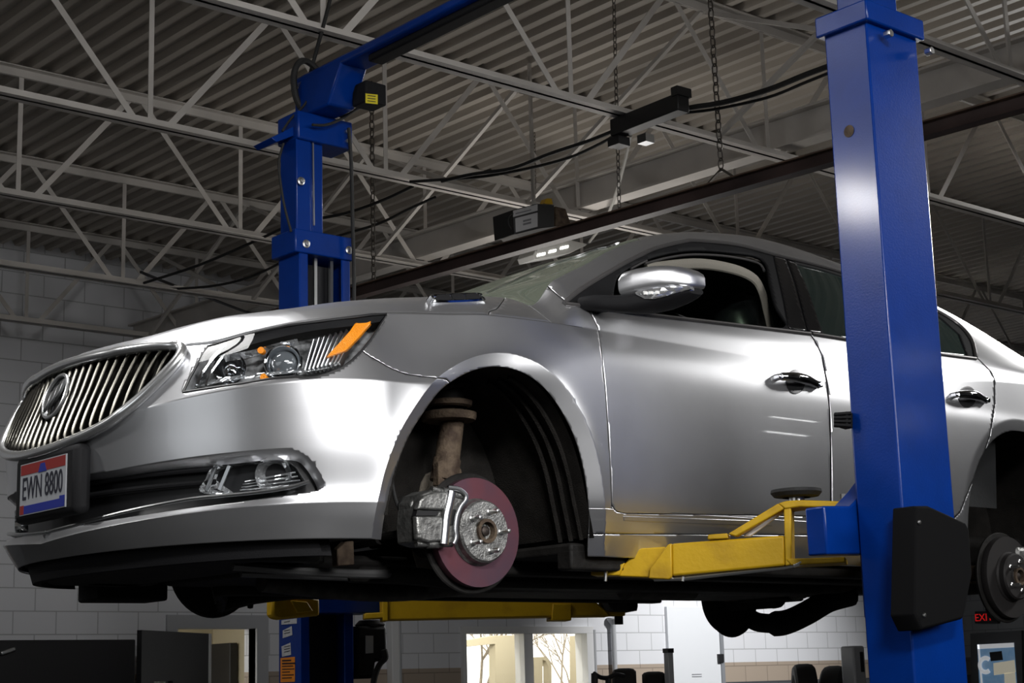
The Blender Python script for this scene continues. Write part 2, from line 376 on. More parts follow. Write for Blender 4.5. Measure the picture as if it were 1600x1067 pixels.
FENDER = np.array(BUMPSEAM+[(760, 660), (900, 834), (957, 834)]+SEAM1[::-1]+[(902, 477), (883, 470), (869, 459), (855, 447), (842, 430), (780, 420), (604, 470), (603.5, 490)], float)
GR = cr([(0, .562), (-.10, .565), (-.20, .576), (-.30, .594), (-.385, .621), (-.44, .66), (-.482, .71), (-.515, .765), (-.520, .80), (-.50, .823), (-.46, .832), (-.38, .836), (-.25, .838), (-.12, .840), (0, .841)], 4)
GRP = np.vstack([GR, [(.2, .841), (.2, .562)]])
def F(S, poly): return sdf(px(S[0]), poly)
def archf(S):
    P = S[0]; r = (np.sqrt(((P[:, 0]-2.84)/.405)**2+((P[:, 2]-.40)/.40)**2)-1)*.40
    r = np.where(P[:, 2] < .40, np.abs(P[:, 0]-2.84)-.405, r); return np.where(P[:, 0] > 1.6, r, 9.)
def frontf(S): return np.where(S[0][:, 0] < -.55, sdf(S[0][:, 1:3], GRP), 9.)
def xok(f, S, lo, hi): return np.where((S[0][:, 0] > lo) & (S[0][:, 0] < hi), f, 999.)
body = (HALF[0].copy(), HALF[1])
# exact ring round the front wheel opening: insert its edge line, then flare it
f = xok(F(body, ARCH), body, -.75, .8); body = cut(body, f-20); body = clip(body, xok(F(body, ARCH), body, -.75, .8), 1)
f = xok(F(body, ARCH), body, -.75, .8)
body[0][:, 1] += np.where(f > 20, -.009*np.exp(-np.maximum(f-20, 0)/16), -.009+.017*(1-np.clip(f, 0, 20)/20))*(f < 150)
ra = archf(body); body = clip(body, ra, 1)
t2 = np.clip(1-np.abs(archf(body))/.045, 0, 1)*(archf(body) < 1); body[0][:, 1] += .012*t2
body = clip(body, frontf(body), 1)
hl = xok(F(body, HLP), body, -1.2, -.1); LENS = clip(body, hl, -1); body = clip(body, xok(F(body, HLP), body, -1.2, -.1)-1.5, 1)
fg = xok(F(body, FOGP), body, -1.2, -.42); body = clip(body, fg, 1)
dl = xok(F(body, DLO), body, .3, 3.2); SIDEGLASS = clip(body, dl, -1); body = clip(body, xok(F(body, DLO), body, .3, 3.2), 1)
# roof skin, windshield and rear window come off inboard of the rail
ya = lambda P: pchip(gx, -A_[:, 1], P[:, 0])
def inboard(S):
    P = S[0]; return np.where((P[:, 0] > .27) & (P[:, 2] > 1.03), np.abs(P[:, 1])-(ya(P)-.05*sm((P[:, 0]-.95)/.15)-.004), 1.)
TOP = clip(body, inboard(body), -1); body = clip(body, inboard(body), 1)
def wsf(S): P = S[0]; return P[:, 0]-(1.12-.16*(P[:, 1]/.63)**2)
def blf(S): P = S[0]; return np.maximum((2.74+.16*(P[:, 1]/.6)**2)-P[:, 0], P[:, 0]-3.42)
WS_ = clip(TOP, wsf(TOP)+.004, -1); rest = clip(TOP, wsf(TOP), 1); BL = clip(rest, blf(rest)+.004, -1); ROOF = clip(rest, blf(rest), 1)
TRUNK = clip(ROOF, ROOF[0][:, 0]-3.0, 1); ROOF = clip(ROOF, ROOF[0][:, 0]-3.0, -1)
g = .75
fd = xok(F(body, FDOOR), body, .3, 1.75); FD = clip(body, fd+g, -1); body = clip(body, xok(F(body, FDOOR), body, .3, 1.75)-g, 1)
rd = xok(F(body, RDOOR), body, 1.3, 3.); RD = clip(body, rd+g, -1); body = clip(body, xok(F(body, RDOOR), body, 1.3, 3.)-g, 1)
rk = lambda S: np.where((S[0][:, 0] > .33) & (S[0][:, 0] < 2.43), S[0][:, 2]-.372, 9)
ROCK = clip(body, rk(body), -1); body = clip(body, rk(body), 1)
rl = px(ROCK[0])[:, 1]-834-.006*(px(ROCK[0])[:, 0]-926)
RLOW = clip(ROCK, rl-g, 1); ROCK = clip(ROCK, rl+g, -1)
fe = xok(F(body, FENDER), body, -.5, .6); FEN = clip(body, fe+.6, -1); body = clip(body, xok(F(body, FENDER), body, -.5, .6)-.6, 1)
BUMP = clip(body, body[0][:, 0]-.02, -1); SIDE = clip(body, body[0][:, 0]-.02, 1)
# hood and the fender's rear top
HG = grid(HOOD); SAILP = np.array([(764, 487), (777, 482), (785, 472), (793, 459), (830, 430), (900, 430), (900, 520), (764, 500)], float)
hs = np.where(HG[0][:, 0] > -.05, F(HG, SAILP), 99.); SAIL = clip(HG, hs+.8, -1); HG = clip(HG, np.where(HG[0][:, 0] > -.05, F(HG, SAILP), 99.)-.8, 1)
HG = clip(HG, np.abs(HG[0][:, 1])+.003-np.array([E_y(x) for x in HG[0][:, 0]]), -1)
PT = .006
def both(S, name, m, sol=PT, **k):
    if m is PAINT and name != 'front_door': k['rim'] = GAPB
    a = soup(S, name, m, car, smooth=True, solid=sol, off=-1, **k); b = soup(mirror(S), name, m, car, smooth=True, solid=sol, off=-1, **k); return a, b
def one(S, name, m, sol=PT, **k):
    if m is PAINT and sol: k['rim'] = GAPB
    return soup(weld(S, mirror(S)), name, m, car, smooth=True, solid=sol, off=-1, **k)
one(BUMP, 'front_bumper', PAINT); one(HG, 'hood', PAINT); one(ROOF, 'roof_panel', PAINT); one(TRUNK, 'trunk_lid', PAINT)
both(weld(FEN, SAIL), 'fender', PAINT); fdoor = both(FD, 'front_door', PAINT); rdoor = both(RD, 'rear_door', PAINT)
both(SIDE, 'side_panel', PAINT); both(ROCK, 'rocker_panel', PAINT); both(RLOW, 'rocker_cover', PAINT)
WGLASS = glass('windshield_glass', (.34, .40, .34), .22, .03, .30, (.26, .29, .23)); DGLASS = glass('tinted_glass', (.10, .14, .135), .10, .03, .10, (.16, .24, .22)); CLEAR = glass('clear_lens', (.95, .96, .97), .0)
one(WS_, 'windshield', WGLASS, .004); one(BL, 'rear_window', DGLASS, .004)
# ---------------------------------------------------------------- small helpers for parts on the body
def atp(u, v, p0, n):
    d = ray(u, v); p0, n = np.array(p0, float), np.array(n, float); return CP+d*(((p0-CP)@n)/(d@n))
def nrm_at(u, v):
    h = bvh.ray_cast(Vector(CP), Vector(ray(u, v))); n = h[1] if h[0] is not None else Vector((0, -1, 0))
    return np.array(n if n.dot(Vector(ray(u, v))) < 0 else -n)
def sink(pts, d, sc=1):            # picture outline -> body surface, pushed inwards by d along one mean normal
    P = np.array([hit(*p) for p in pts]); N = np.mean([nrm_at(*p) for p in pts], 0); N /= np.linalg.norm(N)
    c = P.mean(0); return c+(P-c)*sc-N*d, N
def flip(o, name=None):            # the same part on the car's other side
    me = o.data.copy(); me.transform(Matrix.Diagonal((1, -1, 1, 1))); me.flip_normals()
    c = o.copy(); c.data = me; C.objects.link(c); return c
def flip_tree(o, parent=None):
    c = flip(o); c.parent = parent or o.parent
    for ch in list(o.children):
        flip_tree(ch, c)
    return c
# ---------------------------------------------------------------- grille
full = np.vstack([GR, (GR*[-1, 1])[::-1][1:-1]])
gx_ = lambda y, z: front_x(y, z)
bk = clip(HALF, np.where(HALF[0][:, 0] < -.55, sdf(HALF[0][:, 1:3], GRP), 9.), -1); bk[0][:, 0] += .035
grille = one(bk, 'grille', GAPB, 0)
tag(grille, 'black grille opening behind chrome slats')
fp = [(gx_(min(y, 0) if y < 0 else -y, z)-.012, y, z) for y, z in full]
m = MB(); m.tube([(x-.004, y, z) for x, y, z in fp+[fp[0], fp[1]]], .0165, 12, caps=False); fr = m.build('grille_surround', TRIMC, grille, smooth=True)
tag(fr, 'chrome surround')
h_ = len(GR)//2
zs_lo = lambda y: float(np.interp(abs(y), -GR[:, 0][:24], GR[:, 1][:24])); 
i_m = int(np.argmin(GR[:, 0]))
zlo = lambda y: float(np.interp(abs(y), -GR[:i_m+1, 0], GR[:i_m+1, 1])); zhi = lambda y: float(np.interp(abs(y), (-GR[i_m:, 0])[::-1], GR[i_m:, 1][::-1]))
for i in range(12):
    for s in (-1, 1):
        y = s*(.0205+.0412*i); z0, z1 = zlo(y)+.004, zhi(y)-.004
        if z1-z0 < .02: continue
        rings = []
        for t in np.linspace(0, 1, 22):
            z = z0+(z1-z0)*t; x = gx_(y, z)-.004-.02*math.sin(PI*min(max(t, .02), .98))**.5
            w = .0070*(.72+.28*math.sin(PI*t)); dpt = .034
            sec = [(0, -w*.35), (.006, -w*.9), (.014, -w), (dpt, -w*.75), (dpt, w*.75), (.014, w), (.006, w*.9), (0, w*.35)]
            dy = .25*(y)  # slats splay with the curve of the nose
            rings.append([(x+a+abs(y)*.0, y+b-s*a*.35*abs(y)/.5, z+a*.25) for a, b in sec])
        m = MB(); m.ring_loft(rings if s < 0 else rings); m.build('grille_slat', SLATM, grille, smooth=True, angle=50)
# round badge with three slanted shields
ez = .737; ex = gx_(0, ez)-.024; tl = math.atan2(gx_(0, .81)-gx_(0, .66), .15)
up = np.array([math.sin(tl), 0, math.cos(tl)]); lat = np.array([0, -1, 0]); nf = np.array([-math.cos(tl), 0, math.sin(tl)]); ec = np.array([ex, 0, ez])
E = lambda a, b, d=0: tuple(ec+lat*a+up*b+nf*d)
m = MB(); m.tube([E(.070*math.cos(t), .070*math.sin(t), .004) for t in np.linspace(0, 2*PI, 49)], .0065, 10, caps=False); m.lathe([(0, 0), (.068, 0), (.068, .006), (0, .006)], E(0, 0, -.006), nf, 40, 1)
badge = m.build('round_badge', [TRIMC, GLOSSB], car, smooth=True); tag(badge, 'chrome ring badge holding three shields')
for k in (-1, 0, 1):
    ox, oy = k*.030, k*.016
    sh = [(-.017, .034), (.003, .040), (.019, .036), (.017, -.004), (.004, -.030), (-.010, -.040), (-.016, -.010)]
    sh = [(a+.14*b, b) for a, b in sh]
    m = MB(); o_ = [E(a+ox, b+oy, .006) for a, b in sh]; t_ = [E(a*.62+ox, b*.72+oy, .014) for a, b in sh]; m.ring_loft([o_, t_]); m.build('badge_shield', SATIN, badge, bevel=.001)
# ---------------------------------------------------------------- number plate
PX = -1.035
LP = {k: at(*q, 0, PX) for k, q in dict(tl=(31.5, 728), tr=(102, 713), br=(103, 789), bl=(31.5, 804)).items()}
yl, yr = (LP['tl'][1]+LP['bl'][1])/2, (LP['tr'][1]+LP['br'][1])/2; zc_ = sum(LP[k][2] for k in LP)/4; yc = (yl+yr)/2
hw, hh = .152, .078
m = MB(); m.b2((PX+.004, yc-hw-.052, zc_-hh-.022), (PX+.06, yc+hw+.052, zc_+hh+.028)); holder = m.build('plate_holder', PLASTIC, car, bevel=.02, smooth=True)
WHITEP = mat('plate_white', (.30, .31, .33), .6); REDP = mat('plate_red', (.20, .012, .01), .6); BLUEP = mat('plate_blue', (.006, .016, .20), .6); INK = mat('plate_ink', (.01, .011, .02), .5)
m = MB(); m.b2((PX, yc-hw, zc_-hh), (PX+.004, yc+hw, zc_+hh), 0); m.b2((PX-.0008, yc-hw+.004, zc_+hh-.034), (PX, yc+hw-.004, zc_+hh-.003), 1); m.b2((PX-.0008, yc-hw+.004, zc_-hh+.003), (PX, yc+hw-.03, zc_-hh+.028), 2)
m.b2((PX-.0012, yc-hw+.004, zc_-hh+.003), (PX, yc-hw+.036, zc_-hh+.036), 2); m.b2((PX-.0012, yc+hw-.03, zc_-hh+.003), (PX, yc+hw-.004, zc_-hh+.03), 1)
m.prism([(PX-.001, yc+.028, zc_+hh-.036), (PX-.001, yc-.028, zc_+hh-.036), (PX-.001, yc-.014, zc_+hh-.010), (PX-.001, yc+.014, zc_+hh-.010)], (-.0006, 0, 0), 2)
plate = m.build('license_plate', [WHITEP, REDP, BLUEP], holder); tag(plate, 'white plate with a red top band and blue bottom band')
Mt = Matrix(((0, 0, -1, PX-.0012), (-1, 0, 0, yc), (0, 1, 0, zc_-.002), (0, 0, 0, 1)))
text_mesh('EWN 8800', .098, .0006, 'plate_number', INK, plate, Mt, sx=.60); 
plate.parent = holder
for ch in list(plate.children): ch.parent = holder
plate.parent = holder
# ---------------------------------------------------------------- lower intake, fog lamps
pairs = [((62, 750), (62, 757)), ((85, 749), (85, 756)), ((116, 745), (116, 752)), ((160, 738), (160, 746)), ((200, 731), (200, 741)), ((300, 716), (308, 730)), ((370, 707), (370, 722)), ((430, 701), (425, 717)), ((462, 704), (452, 719)), ((486, 719), (466, 731)), ((500, 740), (477, 748)), ((507, 757), (482, 758)), ((500, 764), (483, 763)), ((484, 769), (478, 766)), ((400, 781), (400, 777)), ((290, 795), (290, 792)), ((200, 808), (200, 805)), ((120, 822), (120, 819)), ((85, 829), (85, 826)), ((62, 834), (62, 831))]
o_ = cr([hit(*a) for a, b in pairs], 5); i_ = cr([hit(*b)+np.array([.035, .012, 0]) for a, b in pairs], 5)
for q in (o_, i_): q[0][1] = q[-1][1] = 0
m = MB(); m.ring_loft([list(o_), list((o_*.45+i_*.55)+np.array([-.004, -.003, 0])), list(i_)], closed=False, caps=False); near = (np.array(m.v), m.f)
one(near, 'intake_surround', PAINT, 0)
FS = clip(HALF, xok(F(HALF, FOGP), HALF, -1.2, -.42)-4, -1); FS[0][:, 0] += .055; FS[0][:, 1] += .02
intake = one(FS, 'lower_intake', GAPB, 0); tag(intake, 'black lower intake grille')
for zz in (.42, .455, .49):
    m = MB(); m.tube([(front_x(y, zz)+.04, y, zz) for y in np.linspace(-.62, .62, 41)], .008, 8); m.build('intake_bar', PLASTIC, intake, smooth=True)
FL = [(309, 768), (318, 748), (330, 729), (370, 723), (415, 718), (445, 719), (462, 730), (474, 748), (480, 757), (455, 764), (400, 771), (350, 774)]
fl = cl(FL, 4); P0, N0 = sink(fl, .010, .98); P1, _ = sink(fl, .055, .86)
m = MB(); m.ring_loft([list(P0), list(P0-N0*.010), list(P1)], caps=False); m.add(P1, [tuple(range(len(P1)))]); CRYSTAL = crystal('crystal_reflector', (.80, .81, .82)); REFL = mat('lamp_reflector', (.75, .755, .76), .18, .5, noise=.85, nscale=34, bump=.5, bscale=45, thr=(.42, .62))
fog = m.build('fog_lamp', CRYSTAL, car, smooth=True, angle=30)
m = MB(); m.add(P0+N0*.002, [tuple(range(len(P0)))]); fogl = m.build('lamp_lens', CLEAR, fog, smooth=True)
fc = hit(425, 741)-N0*.050; m = MB(); m.lathe([(.052, .034), (.050, .020), (.040, .004), (.022, -.008), (.001, -.012)], fc, N0, 30); m.build('reflector_bowl', CRYSTAL, fog, smooth=True, angle=60)
for k in range(4):
    a, b = hit(372+k*2, 765-k*4.5)-N0*(.022+.004*k), hit(470-k*4, 756-k*6.5)-N0*(.022+.004*k); m = MB(); m.bar(a, b, .010, .004); m.build('reflector_step', CRYSTAL, fog, bevel=.001)
for k in range(2):
    a, b = hit(320+k*20, 766-k), hit(334+k*22, 727-k); m = MB(); m.bar(a-N0*.022, b-N0*.022, .005, .012); m.build('lamp_rib', SATIN, fog, bevel=.001)
flip_tree(fog)
sp_ = [hit(u, v)+nrm_at(u, v)*.002 for u, v in cr([(74, 832), (120, 820), (200, 799), (290, 781), (350, 774.5), (400, 769.5), (450, 762), (483, 752)], 6)]
m = MB(); m.tube(sp_, .0055, 8); cs_ = m.build('intake_chrome_strip', SATIN, car, smooth=True); flip(cs_)
# ---------------------------------------------------------------- headlamps
hp = np.array([hit(*p) for p in HLP]); Nh = np.mean([nrm_at(*p) for p in HLP], 0); Nh /= np.linalg.norm(Nh); hc = hp.mean(0)
dn = np.array([.72, .62, -.05]); dn /= np.linalg.norm(dn)      # into the car
q1 = hp+dn*.004; q2 = hc+(hp-hc)*.90+dn*.075
LAMPIN = mat('lamp_inside', (.50, .505, .51), .25, .45, noise=.85, nscale=26, bump=.25, bscale=55)
m = MB(); m.ring_loft([list(hp), list(q1), list(q2)], caps=False); m.add(q2, [tuple(range(len(q2)))])
head = m.build('headlamp', LAMPIN, car, smooth=True, angle=40)
m = MB(); m.add(LENS[0], LENS[1]); ln = m.build('lamp_lens', CLEAR, head, smooth=True)
m = MB(); m.tube(list(hp+dn*.002)+[hp[0]+dn*.002], .0045, 8, caps=False); m.build('lamp_seal', GAPB, head, smooth=True)
def hin(u, v, d): return hit(u, v)+dn*d
m = MB()                                                          # black brow under the upper edge
top_ = [(325, 542), (360, 530), (400, 519), (450, 508), (500, 500), (550, 494), (602, 491)]; bot_ = [(319, 556), (358, 546), (400, 534), (450, 522), (500, 513), (545, 508), (592, 501)]
m.ring_loft([[hin(u, v, .006) for u, v in cr(top_, 4)], [hin(u, v, .012) for u, v in cr(bot_, 4)], [hin(u, v+2, .06) for u, v in cr(bot_, 4)]], closed=False, caps=False); m.build('lamp_brow', PLASTIC, head, smooth=True)
pc = hin(436, 562, .050); ax = -dn*.8+np.array([-.25, -.35, .05]); ax /= np.linalg.norm(ax)
m = MB(); m.lathe([(.036, -.03), (.050, -.012), (.056, .012), (.052, .022), (.046, .018), (.038, -.005)], pc, ax, 40); m.build('projector_bezel', CHROME, head, smooth=True, angle=60)
LENSG = mat('projector_glass', (.10, .11, .12), .04, 0, coat=1, spec=1); m = MB(); m.lathe([(.0385, -.012), (.037, .004), (.030, .016), (.018, .023), (.001, .026)], pc, ax, 36); m.build('projector_lens', LENSG, head, smooth=True)
pc2 = hin(352, 572, .055); m = MB(); m.lathe([(.048, .022), (.044, .012), (.034, -.008), (.018, -.02), (.001, -.024)], pc2, ax, 36); m.lathe([(.010, -.02), (.010, .006), (.001, .010)], pc2, ax, 14); m.build('high_beam_bowl', CHROME, head, smooth=True)
AMBER = mat('amber_plastic', (.95, .30, .005), .22, coat=.6, bump=.4, bscale=260, emit=.0)
am = [(555, 500), (581, 499), (560, 524), (539, 546), (508, 557), (514, 549), (530, 532), (545, 515)]
m = MB(); A0 = [hin(u, v, .010) for u, v in am]; m.prism(A0, dn*.02); m.build('amber_reflector', AMBER, head, bevel=.003)
m = MB()                                                          # ribbed chrome between projector and amber strip
for k in range(9):
    u = 474+k*6.5; m.bar(hin(u, 579-k*1.5, .03), hin(u+14+k*2, 528-k*2.5, .035), .006, .022)
m.build('chrome_ribs', SATIN, head, bevel=.002)
m = MB(); m.ring_loft([[hin(u, v, .020) for u, v in cr([(300, 604), (345, 594), (400, 586), (455, 580), (500, 575), (530, 566)], 4)], [hin(u, v, .045) for u, v in cr([(306, 590), (348, 583), (400, 577), (455, 571), (500, 566), (525, 558)], 4)]], closed=False, caps=False); m.build('lower_reflector', CRYSTAL, head, smooth=True)
m = MB(); m.tube([hin(u, v, .014) for u, v in cr([(306, 600), (316, 578), (336, 552), (352, 540)], 5)], .006, 8); m.tube([hin(u, v, .018) for u, v in cr([(318, 600), (328, 578), (346, 554)], 5)], .004, 8); m.build('inner_trim', CHROME, head, smooth=True)
m = MB(); m.ring_loft([[hin(u, v, .016) for u, v in cr([(346, 553), (390, 545), (430, 534), (462, 527)], 4)], [hin(u, v, .04) for u, v in cr([(346, 560), (390, 552), (430, 541), (462, 534)], 4)]], closed=False, caps=False); m.build('upper_reflector', CRYSTAL, head, smooth=True)
for q in ((405, 545), (409, 587)):
    m = MB(); b = hin(*q, .035); m.cyl(b, b-dn*.02, .010, 14); m.build('amber_bulb', AMBER, head, smooth=True)
flip_tree(head)
# ---------------------------------------------------------------- side windows, frames, pillars
OPEN = cl([(963, 484), (962, 440), (980, 420), (1010, 405), (1045, 395), (1085, 390), (1140, 393.5), (1192, 404), (1203, 440), (1213, 480), (1224, 512), (1100, 499), (1010, 489)], 3)
RGL = np.array([(1244, 412), (1280, 420), (1312, 430), (1400, 462), (1467, 494), (1498, 521), (1512, 556), (1470, 551), (1390, 538), (1287, 523), (1262, 455)], float)
AP1 = np.array([(1208, 399), (1225, 401), (1240, 445), (1259.5, 518), (1232, 514), (1224, 470)], float); AP2 = np.array([(1228, 403), (1241, 407), (1262, 455), (1284, 521), (1262, 519), (1243, 445)], float)
SG = SIDEGLASS
RG_ = clip(SG, F(SG, RGL), -1); RG_[0][:, 1] += .006; both(RG_, 'rear_side_window', DGLASS, .003)
fr_ = clip(clip(clip(clip(SG, F(SG, OPEN), 1), F(clip(SG, F(SG, OPEN), 1), RGL), 1), 0*np.ones(len(clip(clip(SG, F(SG, OPEN), 1), F(clip(SG, F(SG, OPEN), 1), RGL), 1)[0]))+1, 1), np.ones(len(clip(clip(SG, F(SG, OPEN), 1), F(clip(SG, F(SG, OPEN), 1), RGL), 1)[0])), 1)
both(fr_, 'window_frame', PLASTIC, .012)
for ap in (AP1, AP2):
    S_ = clip(SG, F(SG, ap), -1); S_[0][:, 1] -= .004; both(S_, 'pillar_cover', GLOSSB, .004)
def trim_line(pts, r, name, m_, off=.004):
    P = [hit(*p)+nrm_at(*p)*off for p in cr(pts, 5)]; mm = MB(); mm.tube(P, r, 8); o = mm.build(name, m_, car, smooth=True); flip(o); return o
SATB = mat('dark_satin_trim', (.12, .115, .115), .35, .6)
trim_line([(881, 475.5), (896, 462), (914, 449), (935, 436), (956, 423.5), (978, 411), (998, 401), (1019, 391), (1042, 384.5), (1067, 379), (1085, 377.5), (1149, 383.5), (1207, 398.5), (1260, 411.5), (1312, 425.5), (1400, 456.5), (1466, 488.5), (1500, 511), (1518, 534), (1524, 559)], .008, 'window_trim', SATB)
trim_line([(884, 476), (940, 482), (1000, 491), (1130, 506), (1265, 522)], .007, 'belt_trim', SATB, .003); trim_line([(1268, 522), (1390, 541.5), (1470, 554), (1524, 561)], .007, 'belt_trim', SATB, .003)
trim_line([(1010, 408), (1045, 399), (1085, 394), (1140, 397), (1186, 407), (1197, 420)], .005, 'window_channel', SATB, -.012)
trim_line([(987, 418), (1000, 411), (1012, 405)], .004, 'window_channel', SATB, -.006)
# moulding groove on the rocker panel
mp = [(973, 806), (974, 814), (1100, 818.5), (1206, 822), (1206, 814), (1100, 810.5)]
q = np.array([hit(*p) for p in cl(mp, 1)]); m = MB(); m.prism(list(q+np.array([0, -.003, 0])), (0, .004, 0)); rm = m.build('rocker_moulding', PAINT, car, bevel=.002); flip(rm)
# ---------------------------------------------------------------- door mirrors
m = MB(); rings = []
for y, x0, x1, z0, z1 in ((-.955, .515, .60, 1.062, 1.130), (-.965, .520, .64, 1.060, 1.148), (-1.00, .545, .69, 1.066, 1.158), (-1.04, .575, .72, 1.072, 1.163), (-1.08, .605, .745, 1.078, 1.162), (-1.115, .640, .76, 1.082, 1.156), (-1.138, .685, .765, 1.088, 1.140), (-1.146, .715, .765, 1.098, 1.125)):
    cx_, cz = (x0+x1)/2, (z0+z1)/2; rings.append([(x1 if math.cos(t) > .55 else cx_+(x1-x0)/2*math.copysign(abs(math.cos(t))**.62, math.cos(t)), y, cz+(z1-z0)/2*math.copysign(abs(math.sin(t))**.62, math.sin(t))) for t in np.linspace(0, 2*PI, 33)[:-1]])
m.ring_loft(rings); mir = m.build('door_mirror', PAINT, car, smooth=True, angle=50)
m = MB(); rings = []
for y, x0, x1, z0, z1 in ((-.86, .42, .53, 1.020, 1.070), (-.90, .43, .55, 1.018, 1.070), (-.945, .47, .60, 1.010, 1.066), (-.98, .520, .67, 1.010, 1.070), (-1.03, .566, .712, 1.020, 1.074), (-1.08, .606, .74, 1.036, 1.079), (-1.115, .645, .757, 1.054, 1.083), (-1.135, .690, .762, 1.068, 1.088)):
    cx_, cz = (x0+x1)/2, (z0+z1)/2; rings.append([(cx_+(x1-x0)/2*math.copysign(abs(math.cos(t))**.7, math.cos(t)), y, cz+(z1-z0)/2*math.copysign(abs(math.sin(t))**.7, math.sin(t))) for t in np.linspace(0, 2*PI, 33)[:-1]])
m.ring_loft(rings); tag(m.build('mirror_base', PLASTIC, mir, smooth=True), 'black plastic underside and foot of the mirror')
m = MB(); rr = []
for y, x, zt, zb in ((-1.005, .556, 1.070, 1.062), (-1.03, .575, 1.074, 1.046), (-1.06, .596, 1.078, 1.044), (-1.09, .622, 1.081, 1.052), (-1.12, .660, 1.084, 1.066), (-1.140, .70, 1.088, 1.078)):
    rr.append([(x-.010, y-.008, zt), (x-.013, y-.01, (zt+zb)/2), (x-.008, y-.008, zb), (x+.03, y+.01, zb), (x+.03, y+.01, zt)])
m.ring_loft(rr); ml = m.build('mirror_signal', CRYSTAL, mir, smooth=True, angle=40); tag(ml, 'clear turn signal strip with small lamps')
m = MB()
for y, x in ((-1.035, .566), (-1.052, .578), (-1.070, .590)): m.box((x-.0, y-.012, 1.063), (.012, .010, .010))
m.build('signal_diodes', mat('white_diode', (.9, .9, .88), .2), mir)
m = MB(); m.b2((.75, -1.12, 1.075), (.772, -.97, 1.15)); m.build('mirror_glass', CHROME, mir, bevel=.006)
for o in [mir]+list(mir.children):
    for vv in o.data.vertices:
        if vv.co.y < -.955: vv.co.y = -.955+(vv.co.y+.955)*.80
flip_tree(mir)
# ---------------------------------------------------------------- door handles
def handle(pts, cup, parent):
    u, v, w, hgt = cup
    P = [hit(*p)+np.array([0, -.026-.012*math.sin(PI*i/8), 0]) for i, p in enumerate(cr(pts, 4))]
    m = MB(); n = len(P)-1; m.tube(P, [.012+.007*math.sin(PI*min(max(i/n, .08), .92))**.6 for i in range(n+1)], 14, flat=.8); hd = m.build('door_handle', CHROME, parent, smooth=True); tag(hd, 'chrome pull handle')
    m = MB(); c = hit(u, v); e1 = hit(u+w, v)-c; e2 = hit(u, v-hgt)-c
    m.ring_loft([[tuple(c+e1*(r*math.cos(t))+e2*(r*math.sin(t))+np.array([0, dy, 0])) for t in np.linspace(0, 2*PI, 33)[:-1]] for r, dy in ((1.0, -.0012), (.9, -.0016), (.6, -.0014), (.05, -.0012))], caps=False)
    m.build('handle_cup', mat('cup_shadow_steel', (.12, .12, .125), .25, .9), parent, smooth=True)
    for p in (pts[0], pts[-1]):
        m = MB(); a = hit(*p); m.bar(a+np.array([0, .004, 0]), a+np.array([0, -.030, 0]), .024, .022); m.build('handle_mount', CHROME, parent, bevel=.006, smooth=True)
handle([(1212, 590), (1230, 592), (1255, 596), (1274, 602)], (1243, 596, 15, 19), fdoor[0]); handle([(1488, 618), (1505, 619), (1522, 622), (1536, 626)], (1511, 620, 14, 17), rdoor[0])
# ---------------------------------------------------------------- vents on the hood
hs2 = weld(HG, SAIL); bvh2 = BVHTree.FromPolygons([Vector(p) for p in hs2[0]], hs2[1])
def hit2(u, v):
    for du, dv in SP:
        h = bvh2.ray_cast(Vector(CP), Vector(ray(u+du, v+dv)))
        if h[0] is not None and h[0].y < 0: return np.array(h[0])
    return np.array(at(u, v, 1, -.68))
va, vb, vc = hit2(677, 474), hit2(754, 471), hit2(716, 466.5); v0 = (va+vb)/2; e1 = (vb-va)/2; L1 = np.linalg.norm(e1); e1 = e1/L1
e2 = np.array([0, .50, .86]); e2 -= e1*(e2@e1); e2 /= np.linalg.norm(e2); e3 = np.cross(e1, e2); e3 = e3 if e3[2] > 0 else -e3; v0 = v0+e2*.012
f_ = lambda a, b, d=0: tuple(v0+e1*a+e2*b+e3*d)
out = cr([(-L1, 0), (-L1*.9, .017), (L1*.9, .017), (L1, 0), (L1*.9, -.017), (-L1*.9, -.017)], 4, True)
m = MB(); m.ring_loft([[f_(a, b, -.012) for a, b in out], [f_(a, b, .010) for a, b in out], [f_(a*.95, b*.78, .014) for a, b in out], [f_(a*.94, b*.72, .006) for a, b in out]]); vent = m.build('hood_vent', CHROME, car, smooth=True, angle=40); tag(vent, 'chrome rimmed hood vent with three dark ports')
for k in (-1, 0, 1):
    pq = cr([(-.026, 0), (-.022, .010), (.022, .010), (.026, 0), (.022, -.010), (-.022, -.010)], 4, True)
    m = MB(); m.ring_loft([[f_(a+k*.062, b, .004) for a, b in pq], [f_(a+k*.062, b, .0145) for a, b in pq], [f_(a*.8+k*.062, b*.7, .0150) for a, b in pq]]); m.build('vent_port', GAPB, vent, smooth=True, angle=40)
flip_tree(vent)
# ---------------------------------------------------------------- wheel wells, brakes, struts
def well(side, x0, zc, pts):
    o = [np.array(p) for p in pts]; i1 = [np.array([x0+(p[0]-x0)*1.05, side*.72, p[2]+.012]) for p in o]; i2 = [np.array([x0+(p[0]-x0)*1.04, side*.47, p[2]+.01]) for p in o]
    m = MB(); m.ring_loft([[tuple(p) for p in o], [tuple(p) for p in i1], [tuple(p) for p in i2]], closed=False, caps=False)
    m.add(i2, [tuple(range(len(i2)))]); return m.build('wheel_liner', LINER, car, smooth=True)
fp_ = [hit(u, v) for u, v in ARCH[6:-8]]
fo = [(p[0], -.905, p[2]) for p in fp_ if p[0] < .42 and p[0] > -.47]
lw = well(-1, 0, .4, fo); flip(lw)
ra_ = [(2.84+.402*math.cos(t), -.90, .40+.398*math.sin(t)) for t in np.linspace(PI, 0, 40)]; ra_ = [(2.438, -.9, .22)]+ra_+[(3.242, -.9, .22)]
lw2 = well(-1, 2.84, .4, ra_); flip(lw2)
m = MB()                                                         # ribs and felt of the rear half of the front liner
